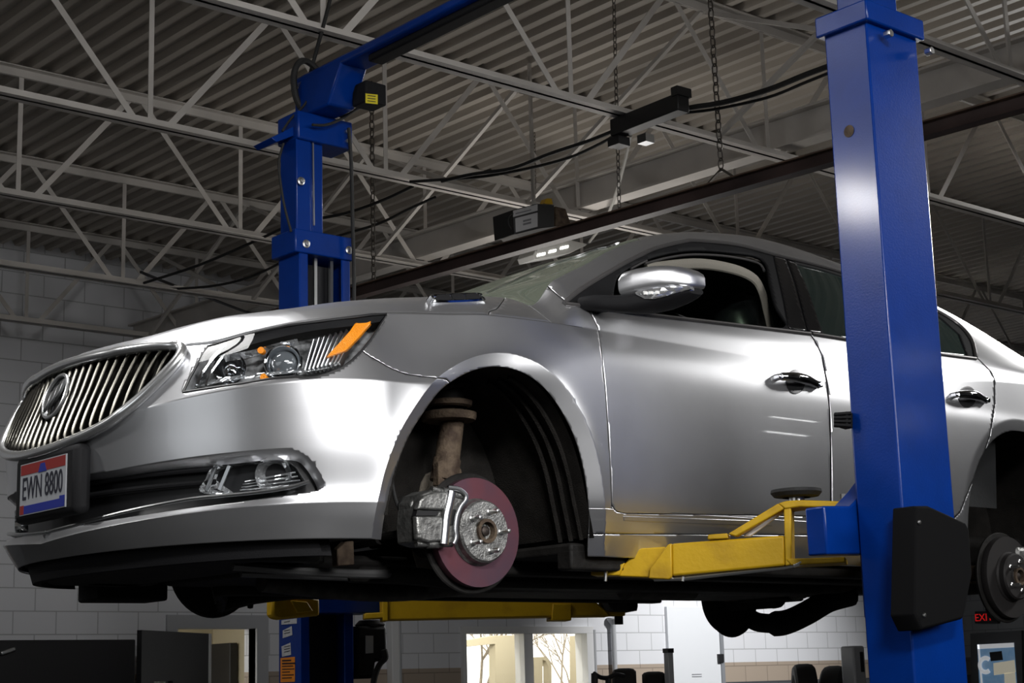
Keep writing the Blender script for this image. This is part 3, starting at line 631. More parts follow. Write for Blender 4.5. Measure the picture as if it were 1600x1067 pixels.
fb = [(.06, .48), (.16, .52), (.26, .50), (.33, .42), (.345, .32), (.35, .20), (.04, .20)]
m.prism([(x, -.478, z) for x, z in cr(fb, 4, True)], (0, -.006, 0)); fel = m.build('liner_felt', LINERF, car); flip(fel)
m = MB()
for y in (-.84, -.79, -.74):
    pts = [(x*1.03-.006, y, z) for x, yy, z in fo if x > .12]; m.tube(pts, .008, 6)
rb = m.build('liner_ribs', LINER, car, smooth=True); flip(rb)
def brake(x0, zc, front, side=-1):
    y = lambda d: -(.79+d)
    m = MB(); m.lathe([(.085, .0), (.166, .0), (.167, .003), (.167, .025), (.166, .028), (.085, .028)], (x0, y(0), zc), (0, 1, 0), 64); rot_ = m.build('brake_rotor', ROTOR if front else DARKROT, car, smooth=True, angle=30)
    tag(rot_, 'bare brake rotor with a reddish face' if front else 'rear brake rotor')
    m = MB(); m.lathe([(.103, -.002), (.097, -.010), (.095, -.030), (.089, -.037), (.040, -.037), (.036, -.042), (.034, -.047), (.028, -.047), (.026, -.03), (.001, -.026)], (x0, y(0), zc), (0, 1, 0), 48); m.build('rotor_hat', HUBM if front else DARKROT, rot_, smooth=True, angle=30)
    m = MB(); m.lathe([(.038, -.037), (.037, -.049), (.027, -.050), (.025, -.030)], (x0, y(0), zc), (0, 1, 0), 30); m.build('hub_bore', RUST, rot_, smooth=True, angle=30)
    m = MB(); m.lathe([(.016, -.03), (.015, -.040), (.006, -.044), (.001, -.044)], (x0, y(0), zc), (0, 1, 0), 20); m.build('axle_nut', mat('dark_axle', (.05, .04, .035), .5, .7), rot_, smooth=True, angle=30)
    for k in range(5):
        a = math.radians(0+72*k); c = Vector((x0+.062*math.cos(a), y(.036), zc+.062*math.sin(a)))
        m = MB(); m.lathe([(.011, .0), (.011, -.003), (.0075, -.005), (.0075, -.036), (.006, -.041), (.001, -.042)], c, (0, 1, 0), 14); m.build('wheel_stud', STEEL, rot_, smooth=True, angle=30)
    m = MB(); m.lathe([(.06, .05), (.182, .045), (.186, .034), (.182, .030), (.06, .032)], (x0, y(0), zc), (0, 1, 0), 48); m.build('dust_shield', UNDER, car, smooth=True)
    m = MB(); m.cyl((x0, y(-.20), zc), (x0, y(-.03), zc), .06, 20); m.build('wheel_hub', RUST, car, smooth=True)
    return rot_
r1 = brake(.033, .293, True)
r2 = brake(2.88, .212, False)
# front caliper
def cp(u, v, y): return at(u, v, 1, y)
cal = thing
cpl = lambda pts, y, n=2: [cp(u, v, y) for u, v in (cl(pts, n) if n > 1 else pts)]
m = MB(); top_half = [(660, 772), (672, 766), (700, 764), (716, 768), (722, 780), (717, 796), (683, 799), (650, 798), (654, 782)]
def chunk(pts, y0, y1, name, m_, sc=.90, bev=.004, par=None):
    P = [cp(u, v, y0) for u, v in pts]; c0 = np.mean(P, 0); mm = MB()
    mm.ring_loft([[c0+(p-c0)*sc+np.array([0, -.006, 0]) for p in P], [p+np.array([0, .004, 0]) for p in P], [p+np.array([0, y1-y0, 0]) for p in P]]); return mm.build(name, m_, par or car, bevel=bev, smooth=True, angle=30)
calo = chunk([(658, 772), (672, 765), (700, 762), (714, 766), (724, 778), (720, 800), (714, 826), (708, 850), (690, 853), (668, 852), (650, 846), (648, 820), (650, 796)], -.832, -.74, 'brake_caliper', CASTIRON, .97); tag(calo, 'grey cast brake caliper')
chunk([(662, 774), (680, 768), (700, 767), (697, 784), (692, 798), (650, 796), (654, 782)], -.846, -.83, 'caliper_upper_lug', CASTIRON, .9, .004, calo)
chunk([(648, 806), (676, 806), (690, 806), (694, 822), (690, 846), (668, 848), (650, 842)], -.844, -.83, 'caliper_lower_lug', CASTIRON, .92, .004, calo)
m = MB(); m.tube([cp(u, v, -.850) for u, v in cr([(706, 768), (703, 784), (698, 806), (696, 828), (694, 850)], 5)], .015, 10, flat=.6); m.build('caliper_rib', SATIN, calo, smooth=True)
m = MB(); m.prism([cp(u, v, -.8475) for u, v in [(652, 797.5), (686, 798), (684, 805.5), (650, 805.5)]], (0, .02, 0)); m.build('caliper_slot', GAPB, calo)
m = MB(); m.prism([cp(u, v, -.842) for u, v in cl([(703, 798), (712, 796), (713, 806), (708, 820), (702, 816)], 3)], (0, .02, 0)); m.build('caliper_window', GAPB, calo)
m = MB(); m.tube([cp(u, v, -.85) for u, v in cr([(700, 762), (716, 764), (727, 772), (728, 781), (720, 792), (714, 808), (712, 826), (713, 840), (709, 850)], 5)], .008, 8, flat=.6); m.build('caliper_bracket', SATIN, calo, smooth=True)
for a, b, y in (((674, 764), (726, 776), -.835), ((650, 850), (706, 849), -.825)):
    m = MB(); p, q = cp(*a, y), cp(*b, y); m.tube([p, p+(q-p)*.3, p+(q-p)*.31, p+(q-p)*.62, p+(q-p)*.63, q], [.009, .009, .014, .014, .011, .011], 12); m.build('slide_pin', CASTIRON, calo, smooth=True, angle=40)
chunk([(640, 786), (652, 772), (656, 800), (650, 812), (642, 806)], -.80, -.74, 'piston_housing', CASTIRON, .9, .006, calo)
m = MB(); m.tube([cp(u, v, yy) for u, v, yy in cr([(655, 775, -.76), (632, 778, -.72), (624, 795, -.70), (640, 822, -.70), (618, 780, -.62), (612, 720, -.6), (630, 680, -.55)], 6)], .006, 8); m.build('brake_hose', RUBBER, calo, smooth=True)
flip_tree(calo)
# strut
m = MB(); sx = lambda u, v: at(u, v, 1, -.60)
a, b = sx(694, 752), sx(707, 655); m.tube([a, a+(b-a)*.35, a+(b-a)*.36, b], [.046, .044, .040, .038], 20); st = m.build('suspension_strut', RUST, car, smooth=True); tag(st, 'rusty front suspension strut')
m = MB(); c = sx(701, 652); m.lathe([(.02, -.015), (.085, -.012), (.090, .0), (.090, .012), (.07, .018), (.02, .018)], c, (0, 0, 1), 32); m.lathe([(.06, .03), (.075, .035), (.078, .05), (.06, .055)], c, (0, 0, 1), 32); m.build('spring_seat', RUST, st, smooth=True, angle=40)
m = MB(); hel = [c+np.array([.07*math.cos(t), .07*math.sin(t), .03+t*.0145]) for t in np.linspace(0, 14, 110)]; m.tube(hel, .009, 8); m.lathe([(.05, .03), (.048, .22), (.08, .23)], c, (0, 0, 1), 24); m.build('coil_spring', UNDER, st, smooth=True)
m = MB(); m.prism([sx(u, v) for u, v in [(676, 722), (700, 716), (712, 735), (716, 755), (676, 760)]], (0, -.03, 0)); m.bar(sx(690, 722), sx(705, 756), .012, .05); m.build('strut_bracket', RUST, st, bevel=.004)
flip_tree(st)
# steering knuckle, arms
m = MB(); m.tube([(.03, -.72, .29), (.0, -.68, .33), (-.01, -.64, .40)], [.05, .045, .03], 12); m.tube([(.03, -.70, .27), (.03, -.68, .16)], [.045, .03], 12); kn = m.build('steering_knuckle', CASTIRON, car, smooth=True); flip(kn)
m = MB(); m.tube(cr([(.03, -.69, .15), (-.05, -.55, .175), (-.15, -.38, .19), (.16, -.36, .19), (.08, -.55, .175), (.03, -.69, .15)], 5), .028, 10, flat=.7); la = m.build('lower_control_arm', UNDER, car, smooth=True); flip(la)
m = MB(); m.tube([(-.13, -.70, .30), (-.14, -.35, .29)], .012, 8); m.tube([(-.135, -.52, .295), (-.14, -.36, .29)], .024, 10); tr_ = m.build('tie_rod', UNDER, car, smooth=True); flip(tr_)
m = MB(); m.tube([(.03, -.62, .28), (.03, -.25, .30)], .016, 10); m.lathe([(.035, 0), (.05, .03), (.03, .06), (.045, .08), (.025, .11)], (.03, -.60, .28), (0, 1, 0), 18); dsh = m.build('drive_shaft', UNDER, car, smooth=True); flip(dsh)
# ---------------------------------------------------------------- underbody
def slab(poly, z0, z1, name, m_=UNDER, bev=.015):
    mm = MB(); mm.prism([(x, y, z0) for x, y in poly], (0, 0, z1-z0)); return mm.build(name, m_, car, bevel=bev, smooth=True)
sym = lambda pts: pts+[(x, -y) for x, y in pts[::-1]]
ell = lambda k, d=0: [(XE-(XE-XN[0]-d)*math.cos(t), -(WC[0]-.02)*math.sin(t)) for t in np.linspace(.02, PI/2, 24)]
m = MB(); e_ = ell(0, .02); full_e = e_+[(-.40, -.84)]; P = [(x, y, .262) for x, y in full_e]; P2 = [(x, y, .262) for x, y in [(x, -y) for x, y in full_e[::-1]]]
m.prism(P+P2[:-1] if False else P+P2, (0, 0, .012)); m.build('splash_shield', UNDER, car)
# chin spoiler below the bumper
sp = [(XE-(XE+.93)*math.cos(t), -.83*math.sin(t)) for t in np.linspace(-1.25, 1.25, 61)]
m = MB(); m.ring_loft([[(x, y, .26) for x, y in sp], [(x+.02, y, .215-.02*math.cos(y*1.5)) for x, y in sp], [(x+.05, y, .215-.02*math.cos(y*1.5)) for x, y in sp], [(x+.04, y, .26) for x, y in sp]], closed=False, caps=False); m.build('chin_spoiler', PLASTIC, car, smooth=True)
slab(sym([(-.86, -.35), (-.70, -.58), (-.42, -.62), (-.40, -.50)]), .205, .25, 'engine_undertray')
slab(sym([(-.36, -.44), (.36, -.44)]), .198, .245, 'front_subframe', UNDER, .02)
slab(sym([(.38, -.83), (2.42, -.83)]), .235, .27, 'floor_pan', UNDER, .01)
for s in (-1, 1):
    slab([(.38, s*.83), (2.42, s*.83), (2.42, s*.76), (.38, s*.76)], .185, .25, 'sill_rail', UNDER, .008)
    slab([(.36, s*.52), (2.45, s*.52), (2.45, s*.42), (.36, s*.42)], .19, .25, 'chassis_rail', UNDER, .01)
slab(sym([(.5, -.28), (1.2, -.30), (2.3, -.28)]), .165, .24, 'tunnel_cover', UNDER, .02)
slab(sym([(2.42, -.60), (3.3, -.62), (3.86, -.45)]), .26, .40, 'rear_floor', UNDER, .03)
slab([(-.50, .62), (-.24, .60), (-.23, .78), (-.49, .80)], .160, .255, 'air_deflector', PLASTIC, .01)
m = MB(); m.b2((-.66, -.70, .225), (-.61, -.62, .272)); m.build('jack_bracket', RUST, car, bevel=.004)
BRK = [(541, 846), (553, 845), (554, 882), (528, 884), (527, 858)]
m = MB(); m.prism([at(u, v, 1, -.62) for u, v in BRK], (0, .03, 0)); m.build('tow_bracket', RUST, car, bevel=.003)
m = MB(); m.tube(cr([(-.3, -.1, .18), (.2, -.08, .155), (.7, -.12, .19), (1.4, -.10, .195), (2.3, -.12, .195), (2.7, .2, .2), (3.2, .45, .25), (3.7, .5, .26)], 6), .032, 12); m.lathe([(.03, -.22), (.06, -.18), (.06, .18), (.03, .22)], (1.5, -.11, .20), (1, 0, 0), 20); m.build('exhaust_pipe', mat('exhaust_steel', (.06, .055, .05), .6, .5, noise=.5), car, smooth=True)
for s in (-1, 1):
    m = MB(); m.tube(cr([at(1175, 968, 1, .62), at(1190, 973, 1, .6), at(1225, 973, 1, .58), at(1260, 958, 1, .55), at(1295, 938, 1, .52), at(1330, 928, 1, .5)], 5)[0 if s > 0 else 11:]*np.array([1, s, 1]), ([.045]*8+[.06]*18)[0 if s > 0 else 11:], 12, flat=.8); m.build('trailing_arm', UNDER, car, smooth=True)
    m = MB(); m.tube(cr([np.array(at(u, v, 1, .6))*np.array([1, s, 1]) for u, v in [(1190, 930), (1200, 945), (1212, 948), (1225, 940), (1235, 925)]], 5), .008, 6); m.build('brake_line', RUBBER, car, smooth=True)
    m = MB(); m.b2((2.93, s*.68, .20), (3.05, s*.80, .34)); m.build('rear_caliper', CASTIRON, car, bevel=.02)
    m = MB(); m.cyl((2.88, s*.45, .21), (2.88, s*.78, .21), .06, 16); m.b2((2.75, s*.40, .18), (3.0, s*.60, .30)); m.build('rear_knuckle', UNDER, car, bevel=.01)
    m = MB(); m.b2((-.60, s*.45, .205), (-.36, s*.55, .25)); m.build('radiator_support', UNDER, car, bevel=.01)
m = MB(); m.tube(cr([(-.62, -.45, .20), (-.4, -.50, .185), (-.2, -.52, .18), (-.05, -.5, .185)], 5), .014, 8); m.tube([(-.5, -.3, .19), (.0, -.42, .175)], .012, 8); m.build('subframe_brace', mat('grey_brace', (.14, .14, .14), .5, .5), car, smooth=True)
# copies of both brakes on the far side (outer faces look away from us)
for o in [o for o in list(car.children) if o.name.split('.')[0] in ('brake_rotor', 'dust_shield', 'wheel_hub')]:
    flip_tree(o)
# ---------------------------------------------------------------- cabin
SEATM = mat('dark_seat', (.018, .019, .02), .7, bump=.2, bscale=60); BEIGE = mat('beige_liner', (.24, .225, .19), .85, bump=.2, bscale=300); FILM = glass('plastic_film', (.72, .80, .79), .12, .20)
m = MB(); m.b2((.40, -.70, .42), (.75, .70, .98)); m.build('dashboard', PLASTIC, car, bevel=.06)
m = MB(); m.b2((.46, -.76, .28), (2.35, .76, .34)); m.build('cabin_floor', SEATM, car)
for s in (-1, 1):
    rz = [(1.25, .46), (1.72, .48), (1.86, 1.06), (1.74, 1.10), (1.62, .62), (1.27, .60)]
    m = MB(); m.prism([(x, s*.36-.26, z) for x, z in rz], (0, .52, 0)); seat = m.build('front_seat', SEATM, car, bevel=.05)
    m = MB(); m.ring_loft([[(1.80+dx+.045*math.cos(t), s*.36+w*math.copysign(abs(math.sin(t))**.6, math.sin(t)), z) for t in np.linspace(0, 2*PI, 25)[:-1]] for z, w, dx in ((1.13, .10, -.03), (1.16, .13, -.03), (1.23, .14, -.02), (1.28, .13, -.01), (1.31, .09, 0))]); m.build('headrest', SEATM, seat, smooth=True)
    if s < 0:
        m = MB(); m.ring_loft([[(1.79+dx+.085*math.cos(t), s*.36+w*math.copysign(abs(math.sin(t))**.7, math.sin(t))*(1+.03*math.sin(9*t)), z) for t in np.linspace(0, 2*PI, 41)[:-1]] for z, w, dx in ((.70, .27, -.06), (.95, .27, -.02), (1.10, .255, -.02), (1.18, .21, -.02), (1.25, .185, -.02), (1.31, .15, -.01), (1.335, .05, -.01))], caps=False); tag(m.build('seat_cover_film', FILM, seat, smooth=True), 'clear plastic seat cover')
m = MB(); m.prism([(x, -.66, z) for x, z in [(2.35, .46), (2.75, .48), (2.95, 1.04), (2.80, 1.06), (2.68, .66), (2.35, .62)]], (0, 1.32, 0)); m.build('rear_seat', SEATM, car, bevel=.05)
m = MB(); hl_ = np.array(GRE[-30:, 10:-40, :]); hl_[:, :, 2] -= .035
hs_ = grid(hl_); hs_ = clip(hs_, hs_[0][:, 0]-1.15, 1); hs_ = clip(hs_, hs_[0][:, 0]-2.75, -1); one(hs_, 'headliner', BEIGE, 0)
m = MB(); bp_ = [(1010, 420), (1085, 412), (1140, 419), (1175, 433), (1190, 455), (1199, 490), (1204, 512)]
m.tube([at(u, v, 1, -.70) for u, v in cr(bp_, 5)], .020, 10, flat=.5); sb = m.build('door_opening_seal', BEIGE, car, smooth=True); flip(sb)
m = MB(); m.ring_loft([[(x, .70, .50) for x in np.linspace(.5, 2.9, 9)], [(x, .74, 1.03) for x in np.linspace(.5, 2.9, 9)]], closed=False, caps=False); m.build('inner_door_trim', SEATM, car)
m = MB(); m.ring_loft([[(x, -.74, .50) for x in np.linspace(.5, 2.9, 9)], [(x, -.78, 1.02) for x in np.linspace(.5, 2.9, 9)]], closed=False, caps=False); m.build('inner_door_trim', SEATM, car)
# far front side window is up (tinted)
S_ = clip(SG, F(SG, OPEN), -1); S_ = mirror(S_); S_[0][:, 1] -= .006; soup(S_, 'front_side_window', DGLASS, car, smooth=True)

bright_w = [hit(u, v)+np.array([0, -.002, .003]) for u, v in cr([(760, 459), (800, 441), (850, 419), (900, 401), (940, 387), (966, 379)], 5)]
m = MB(); m.tube(bright_w, .003, 6); m.build('windshield_bright_line', SATIN, car, smooth=True)  # pale tube added as a bright reflected line on the glass

for sd_ in (-1, 1):
    m = MB(); m.lathe([(.001, -.085), (.010, -.083), (.014, -.06), (.016, -.045), (.030, -.04), (.034, -.02), (.034, 0), (.001, .002)], (.16, sd_*.70, .225), (0, 0, 1), 18); m.build('ball_joint', UNDER, car, smooth=True, angle=40)
# ================================================================ THE TWO-POST LIFT (room frame)
lift = thing('two_post_lift', 'blue two-post vehicle lift with yellow arms holding up the silver car', 'car lift', (0, 0, 0))
def cw(u, v, y): return atw(u, v, 1, y)
YN = -1.52
x0 = cw(1336, 756, YN)[0]
yo = YN
for k in range(400):
    yo -= .001
    if at(1407, 756, 1, yo)[0] <= x0: break
x1 = cw(1488, 756, yo)[0]
NC = (x0, x1, yo, YN); ZTOP = 3.77
print('near column', NC)
def post(x0, x1, y0, y1, z0, z1, open_side, name, t=.012, bev=.014):
    m = MB()
    # C-section with lips, open towards the car
    s = open_side                                          # +1: open towards +y, -1: towards -y
    ya, yb = (y0, y1) if s > 0 else (y1, y0)
    lip = .05
    sec = [(x0+lip, yb), (x0, yb), (x0, ya), (x1, ya), (x1, yb), (x1-lip, yb), (x1-lip, yb-s*t), (x1-t, yb-s*t), (x1-t, ya+s*t), (x0+t, ya+s*t), (x0+t, yb-s*t), (x0+lip, yb-s*t)]
    m.ring_loft([[(x, y, z0) for x, y in sec], [(x, y, z1) for x, y in sec]])
    return m.build(name, BLUE, lift, bevel=bev, smooth=True)
ncol = post(x0, x1, yo, YN, .02, ZTOP, 1, 'lift_post', bev=.016); tag(ncol, 'blue lift post standing in front of the rear door')
m = MB(); m.b2((x0-.10, yo-.10, 0), (x1+.10, YN+.02, .022)); m.build('post_base', BLUE, ncol, bevel=.004)
c = cw(1327, 205, 0)  # plug in the post's side
d = ray(1327, 205); k = (x0-CP[0])/d[0]; pc = CP+d*k; pc[2] += H
m = MB(); m.lathe([(.019, 0), (.020, -.002), (.001, -.0025)], (x0, pc[1], pc[2]), (1, 0, 0), 24); m.build('hole_plug', RUST, ncol, smooth=True)
# cover box on the outer face
CBX = [(1431, 790), (1453, 790), (1510, 816), (1515, 826), (1520, 898), (1506, 967), (1440, 985), (1428, 960)]
m = MB(); pts = [cw(u, v, yo-.085) for u, v in CBX]; c_ = np.mean(pts, 0); m.ring_loft([[c_+(p-c_)*.97 for p in pts], [p+np.array([0, .01, 0]) for p in pts], [p+np.array([-.0, .084, 0]) for p in pts]]); cb = m.build('post_cover', MATTEB, ncol, bevel=.004, smooth=True); tag(cb, 'black plastic release cover')
for u, v in ((1436, 816), (1444, 961)):
    m = MB(); p = cw(u, v, yo-.087); m.lathe([(.007, 0), (.006, -.004), (.001, -.005)], p, (0, 1, 0), 12); m.build('cover_screw', STEEL, cb, smooth=True)
m = MB()
for k in range(4):
    a = cw(1303, 648+k*5.4, YN+.03); b = cw(1330, 646+k*6.6, YN-.01); m.bar(a, b, .035, .009)
m.bar(cw(1322, 645, YN+.005), cw(1322, 669, YN+.005), .03, .03); cl_ = m.build('hose_clip', PLASTIC, ncol, bevel=.002); tag(cl_, 'black finned clip on the edge of the post')
m = MB(); m.b2((x0-.02, yo-.02, ZTOP-.05), (x1+.02, YN+.02, ZTOP+.02)); m.build('post_cap', BLUE, ncol, bevel=.006)
for u, v in ((1383, 55), (1447, 82)):
    m = MB(); p = cw(u, v, yo-.02); m.cyl(p, p+np.array([0, -.025, 0]), .014, 6); m.build('cap_bolt', STEEL, ncol, bevel=.002)
ext = post(x0+.05, x1-.05, yo+.03, YN-.02, ZTOP, 4.36, 1, 'post_extension')
m = MB(); m.b2((x0-.02, yo-.02, 4.28), (x1+.02, YN+.04, 4.46)); m.build('beam_saddle', BLUE, lift, bevel=.006)
# far post
fx0 = cw(435, 700, 1.76)[0]; 
yi = 1.76
for k in range(600):
    yi -= .001
    if at(468.5, 700, 1, yi)[0] <= fx0: break
fx1 = cw(550, 700, yi)[0]; print('far', fx0, fx1, yi)
yi = min(max(yi, 1.50), 1.66); fx1 = cw(550, 700, yi)[0]
fcol = post(fx0, fx1, yi, 1.76, .02, ZTOP, -1, 'lift_post'); tag(fcol, 'blue lift post behind the hood with stickers near its foot')
m = MB(); m.b2((fx0-.1, yi-.02, 0), (fx1+.1, 1.86, .022)); m.build('post_base', BLUE, fcol, bevel=.004)
m = MB(); q = [(fx0-.03, yi-.012), (fx1+.012, yi-.012), (fx1+.012, 1.775), (fx0-.03, 1.775)]
m.ring_loft([[(x, y, ZTOP-.10) for x, y in q], [(x, y, ZTOP+.012) for x, y in q]]); m.build('post_collar', BLUE, fcol, bevel=.006)
for u, v in ((478, 381), (545, 391), (470, 283)):
    m = MB(); p = cw(u, v, yi-.014); m.lathe([(.020, 0), (.020, -.004), (.012, -.006), (.012, -.018), (.001, -.019)], p, (0, 1, 0), 12); m.build('post_bolt', STEEL, fcol, smooth=True, angle=30)
m = MB(); 
for du in (492, 517):
    m.bar(cw(du, 396, yi+.05), cw(du, 960, yi+.05), .016, .016)
m.build('lift_chain_rod', SATIN, fcol)
m = MB(); m.b2((fx0+.03, yi+.10, .1), (fx1-.03, yi+.13, ZTOP-.12)); m.build('post_shade_panel', mat('post_shade_black', (.01, .01, .012), .5), fcol)  # black slab standing in for the shade inside the open post
ex0, ex1 = cw(463, 300, yi)[0], cw(507, 300, yi)[0]
m = MB(); mid = cw(488, 300, yi)[0]
m.b2((ex0, yi, ZTOP), (mid-.006, 1.72, 4.32)); m.b2((mid+.004, yi+.012, ZTOP), (ex1, 1.70, 4.32)); m.b2((mid-.012, yi+.014, ZTOP), (mid+.012, yi+.05, 4.3)); fe_ = m.build('post_extension', BLUE, lift, bevel=.006, smooth=True)
m = MB(); m.bar(cw(488.5, 205, yi+.004), cw(490.5, 352, yi+.004), .007, .007); m.build('seam_strip', SATIN, fe_)
zs1 = cw(500, 222, yi)[2]; zs0 = cw(500, 182, yi)[2]
bx0, bx1 = cw(462, 200, yi)[0], cw(547, 200, yi)[0]
m = MB(); m.b2((bx0, yi-.02, zs1-.01), (bx1, 1.74, zs0)); sd = m.build('beam_saddle', BLUE, lift, bevel=.008, smooth=True)
m = MB(); a = cw(426, 216, 1.80); m.prism([cw(424, 215, yi+.02), cw(470, 192, yi+.02), cw(470, 208, yi+.02), cw(432, 222, yi+.02)], (0, .16, 0)); m.build('saddle_wing', BLUE, sd, bevel=.003)
for u, v in ((541, 206), (541, 221)):
    m = MB(); p = cw(u, v, yi-.022); m.cyl(p, p+np.array([0, -.012, 0]), .010, 6); m.build('saddle_bolt', STEEL, sd)
# overhead beam
zb1 = cw(520, 168, yi)[2]+.0; ztb = cw(548, 117, 1.50)[2]; zbb = cw(594, 135, 1.45)[2]
xm = (bx0+bx1)/2-.01
print('beam z', zs0, zs1, ztb, zbb)
m = MB(); bw = .075
m.b2((xm-bw, -1.80, zbb), (xm+bw, 1.70, ztb)); bm_ = m.build('overhead_beam', BLUE, lift, bevel=.012, smooth=True); tag(bm_, 'blue overhead cross beam')
m = MB(); m.prism([(xm-bw, 1.70, zs0), (xm-bw, 1.42, zs0), (xm-bw, 1.30, ztb-.02), (xm-bw, 1.62, ztb), (xm-bw, 1.70, ztb-.08)], (2*bw, 0, 0)); m.build('beam_end', BLUE, bm_, bevel=.01, smooth=True)
m = MB(); m.b2((xm-bw*.55, -1.5, zbb-.035), (xm+bw*.55, 1.15, zbb)); m.build('shutoff_bar', PLASTIC, bm_, bevel=.01)
m = MB(); pa = cw(577, 150, 1.33); m.box(pa, (.12, .11, .105)); sbx = m.build('limit_switch_box', PLASTIC, bm_, bevel=.008, smooth=True); tag(sbx, 'black switch box with yellow label')
YLAB = mat('yellow_label', (.62, .52, .02), .5); yf = pa[1]-.056
m = MB(); m.prism([cw(u, v, yf) for u, v in ((571, 146), (590, 148), (590, 163), (571, 161))], (0, -.001, 0)); m.build('yellow_sticker', YLAB, sbx)
m = MB()
for k in range(3): m.prism([cw(u, v+k*4.2, yf-.0015) for u, v in ((574, 148.5), (587, 150), (587, 151.3), (574, 149.8))], (0, -.0004, 0))
m.build('sticker_print', INK, sbx)
m = MB(); m.b2(tuple(cw(514, 168, yi-.05)-np.array([.02, 0, .02])), tuple(cw(540, 150, yi-.05)+np.array([.02, .05, .02]))); m.build('pulley_block', GAPB, bm_, bevel=.01)
def hose(pts, r, name='hydraulic_hose', m_=RUBBER, parent=lift, y=None):
    m = MB(); m.tube(cr([cw(*p) if y is None else cw(p[0], p[1], y) for p in pts], 6), r, 8); return m.build(name, m_, parent, smooth=True)
hose([(470, 168), (462, 150), (459, 122), (463, 104), (473, 95), (486, 100), (502, 116), (516, 126), (530, 127)], .016, y=1.66)
hose([(518, -10), (508, 30), (497, 70), (486, 110), (478, 140), (472, 166)], .010, y=1.72)
hose([(443, 224), (436, 250), (437, 275), (444, 320), (455, 362)], .006, y=1.6); hose([(441, 205), (455, 185), (472, 168), (482, 155), (490, 145)], .006, y=1.6)
hose([(545, 200), (549, 260), (551, 350), (553, 420), (553, 500)], .009, y=yi-.05)
hose([(488, 195), (510, 195), (535, 185), (558, 170), (575, 165)], .007, y=yi-.06)
hose([(497, 142), (520, 128), (545, 122), (560, 118)], .006, y=1.66)
# ---- carriages and arms
def arm_plane(p0, p1):
    p0, p1 = np.array(p0, float), np.array(p1, float); d = p1-p0; n = np.array([-d[1], d[0], 0]); n /= np.linalg.norm(n)
    if n@ray(1150, 860) < 0: n = -n
    def f(u, v, off=0):
        q = atp(u, v, p0+n*off, n); return np.array([q[0], q[1], q[2]+H])
    return f, n
f_, n_ = arm_plane((1.0, -1.40, 0), (.56, -.78, 0))
def plate(pts, th, name, m_, parent, off=0, bev=.004, f=None, n=None):
    f = f or f_; n = n_ if n is None else n
    mm = MB(); mm.prism([f(u, v, off) for u, v in pts], n*th); return mm.build(name, m_, parent, bevel=bev, smooth=True)
arm = plate([(1049, 849), (1226, 836), (1228, 883.5), (1049, 900.5)], .11, 'lift_arm', YELLOW, lift, 0, .008); tag(arm, 'yellow front swing arm on the near side')
plate([(1013, 903.5), (1015, 888), (1038, 858), (1043, 851), (1049, 848.5), (1050, 901), (1045, 905)], .12, 'arm_collar', YELLOW, arm, -.005)
plate([(962, 900), (979, 877), (991, 861), (1002, 856.5), (1040, 854), (1050, 898), (1014, 902)], .085, 'arm_extension', YELLOW, arm, .012)
plate([(923, 888.5), (960, 885), (976, 879), (968, 899), (923, 899)], .10, 'arm_tip', YELLOW, arm, .0)
plate([(1224.5, 794), (1236, 792.5), (1237, 882), (1227, 884)], .13, 'arm_upright', YELLOW, arm, -.01)
plate([(1216, 786), (1228, 782.5), (1250, 781), (1314, 783), (1314, 792.5), (1250, 791.5), (1226, 795)], .14, 'arm_top_plate', YELLOW, arm, -.015)
plate([(1137, 834), (1216, 786), (1226, 794), (1150, 838)], .05, 'arm_brace', YELLOW, arm, -.012)
plate([(1160, 838), (1224, 794), (1225, 800), (1172, 838)], .02, 'brace_flange', mat('bare_flange', (.7, .7, .71), .45, .2), arm, .03)
plate([(1106, 835), (1137, 833), (1138, 841), (1105, 843)], .06, 'arm_stop', YELLOW, arm, -.004)
plate([(1228, 873), (1321, 870), (1321, 879), (1236, 883)], .14, 'arm_bottom_plate', YELLOW, arm, -.015)
mm = MB(); mm.tube([f_(1022, 905, .02), f_(1068, 904, .02), f_(1225, 886, .02), f_(1254, 880, .02)], .007, 8); mm.build('arm_cable', SATIN, arm, smooth=True)
for a, b in (((1068, 901), (1067, 908)), ((947, 878), (946, 908)), ((1240, 884), (1252, 878))):
    mm = MB(); mm.cyl(f_(*a, -.01), f_(*b, -.01), .006, 10); mm.build('arm_pin', STEEL, arm, smooth=True)
pp = f_(1244, 770, .055); m = MB(); m.lathe([(.045, -.016), (.072, -.012), (.082, .0), (.080, .010), (.066, .012), (.060, .006), (.001, .006)], pp, (0, 0, 1), 32); pad_ = m.build('arm_pad', RUBBER, arm, smooth=True, angle=40); tag(pad_, 'round black rubber pad')
m = MB(); m.lathe([(.025, -.035), (.025, -.012)], pp, (0, 0, 1), 16, 0, True); m.build('pad_stem', STEEL, arm, smooth=True)
m = MB(); m.cyl(f_(1319, 796, -.01), f_(1319, 776, -.01), .007, 10); m.cyl(f_(1319, 781, -.01), f_(1319, 772, -.01), .013, 6); m.build('arm_bolt', STEEL, arm, smooth=True, angle=30)
# arm tip pad under the sill
tp = f_(945, 886, .05); m = MB(); m.lathe([(.05, 0), (.055, .02), (.045, .035), (.001, .035)], tp, (0, 0, 1), 24); m.build('arm_pad', RUBBER, arm, smooth=True)
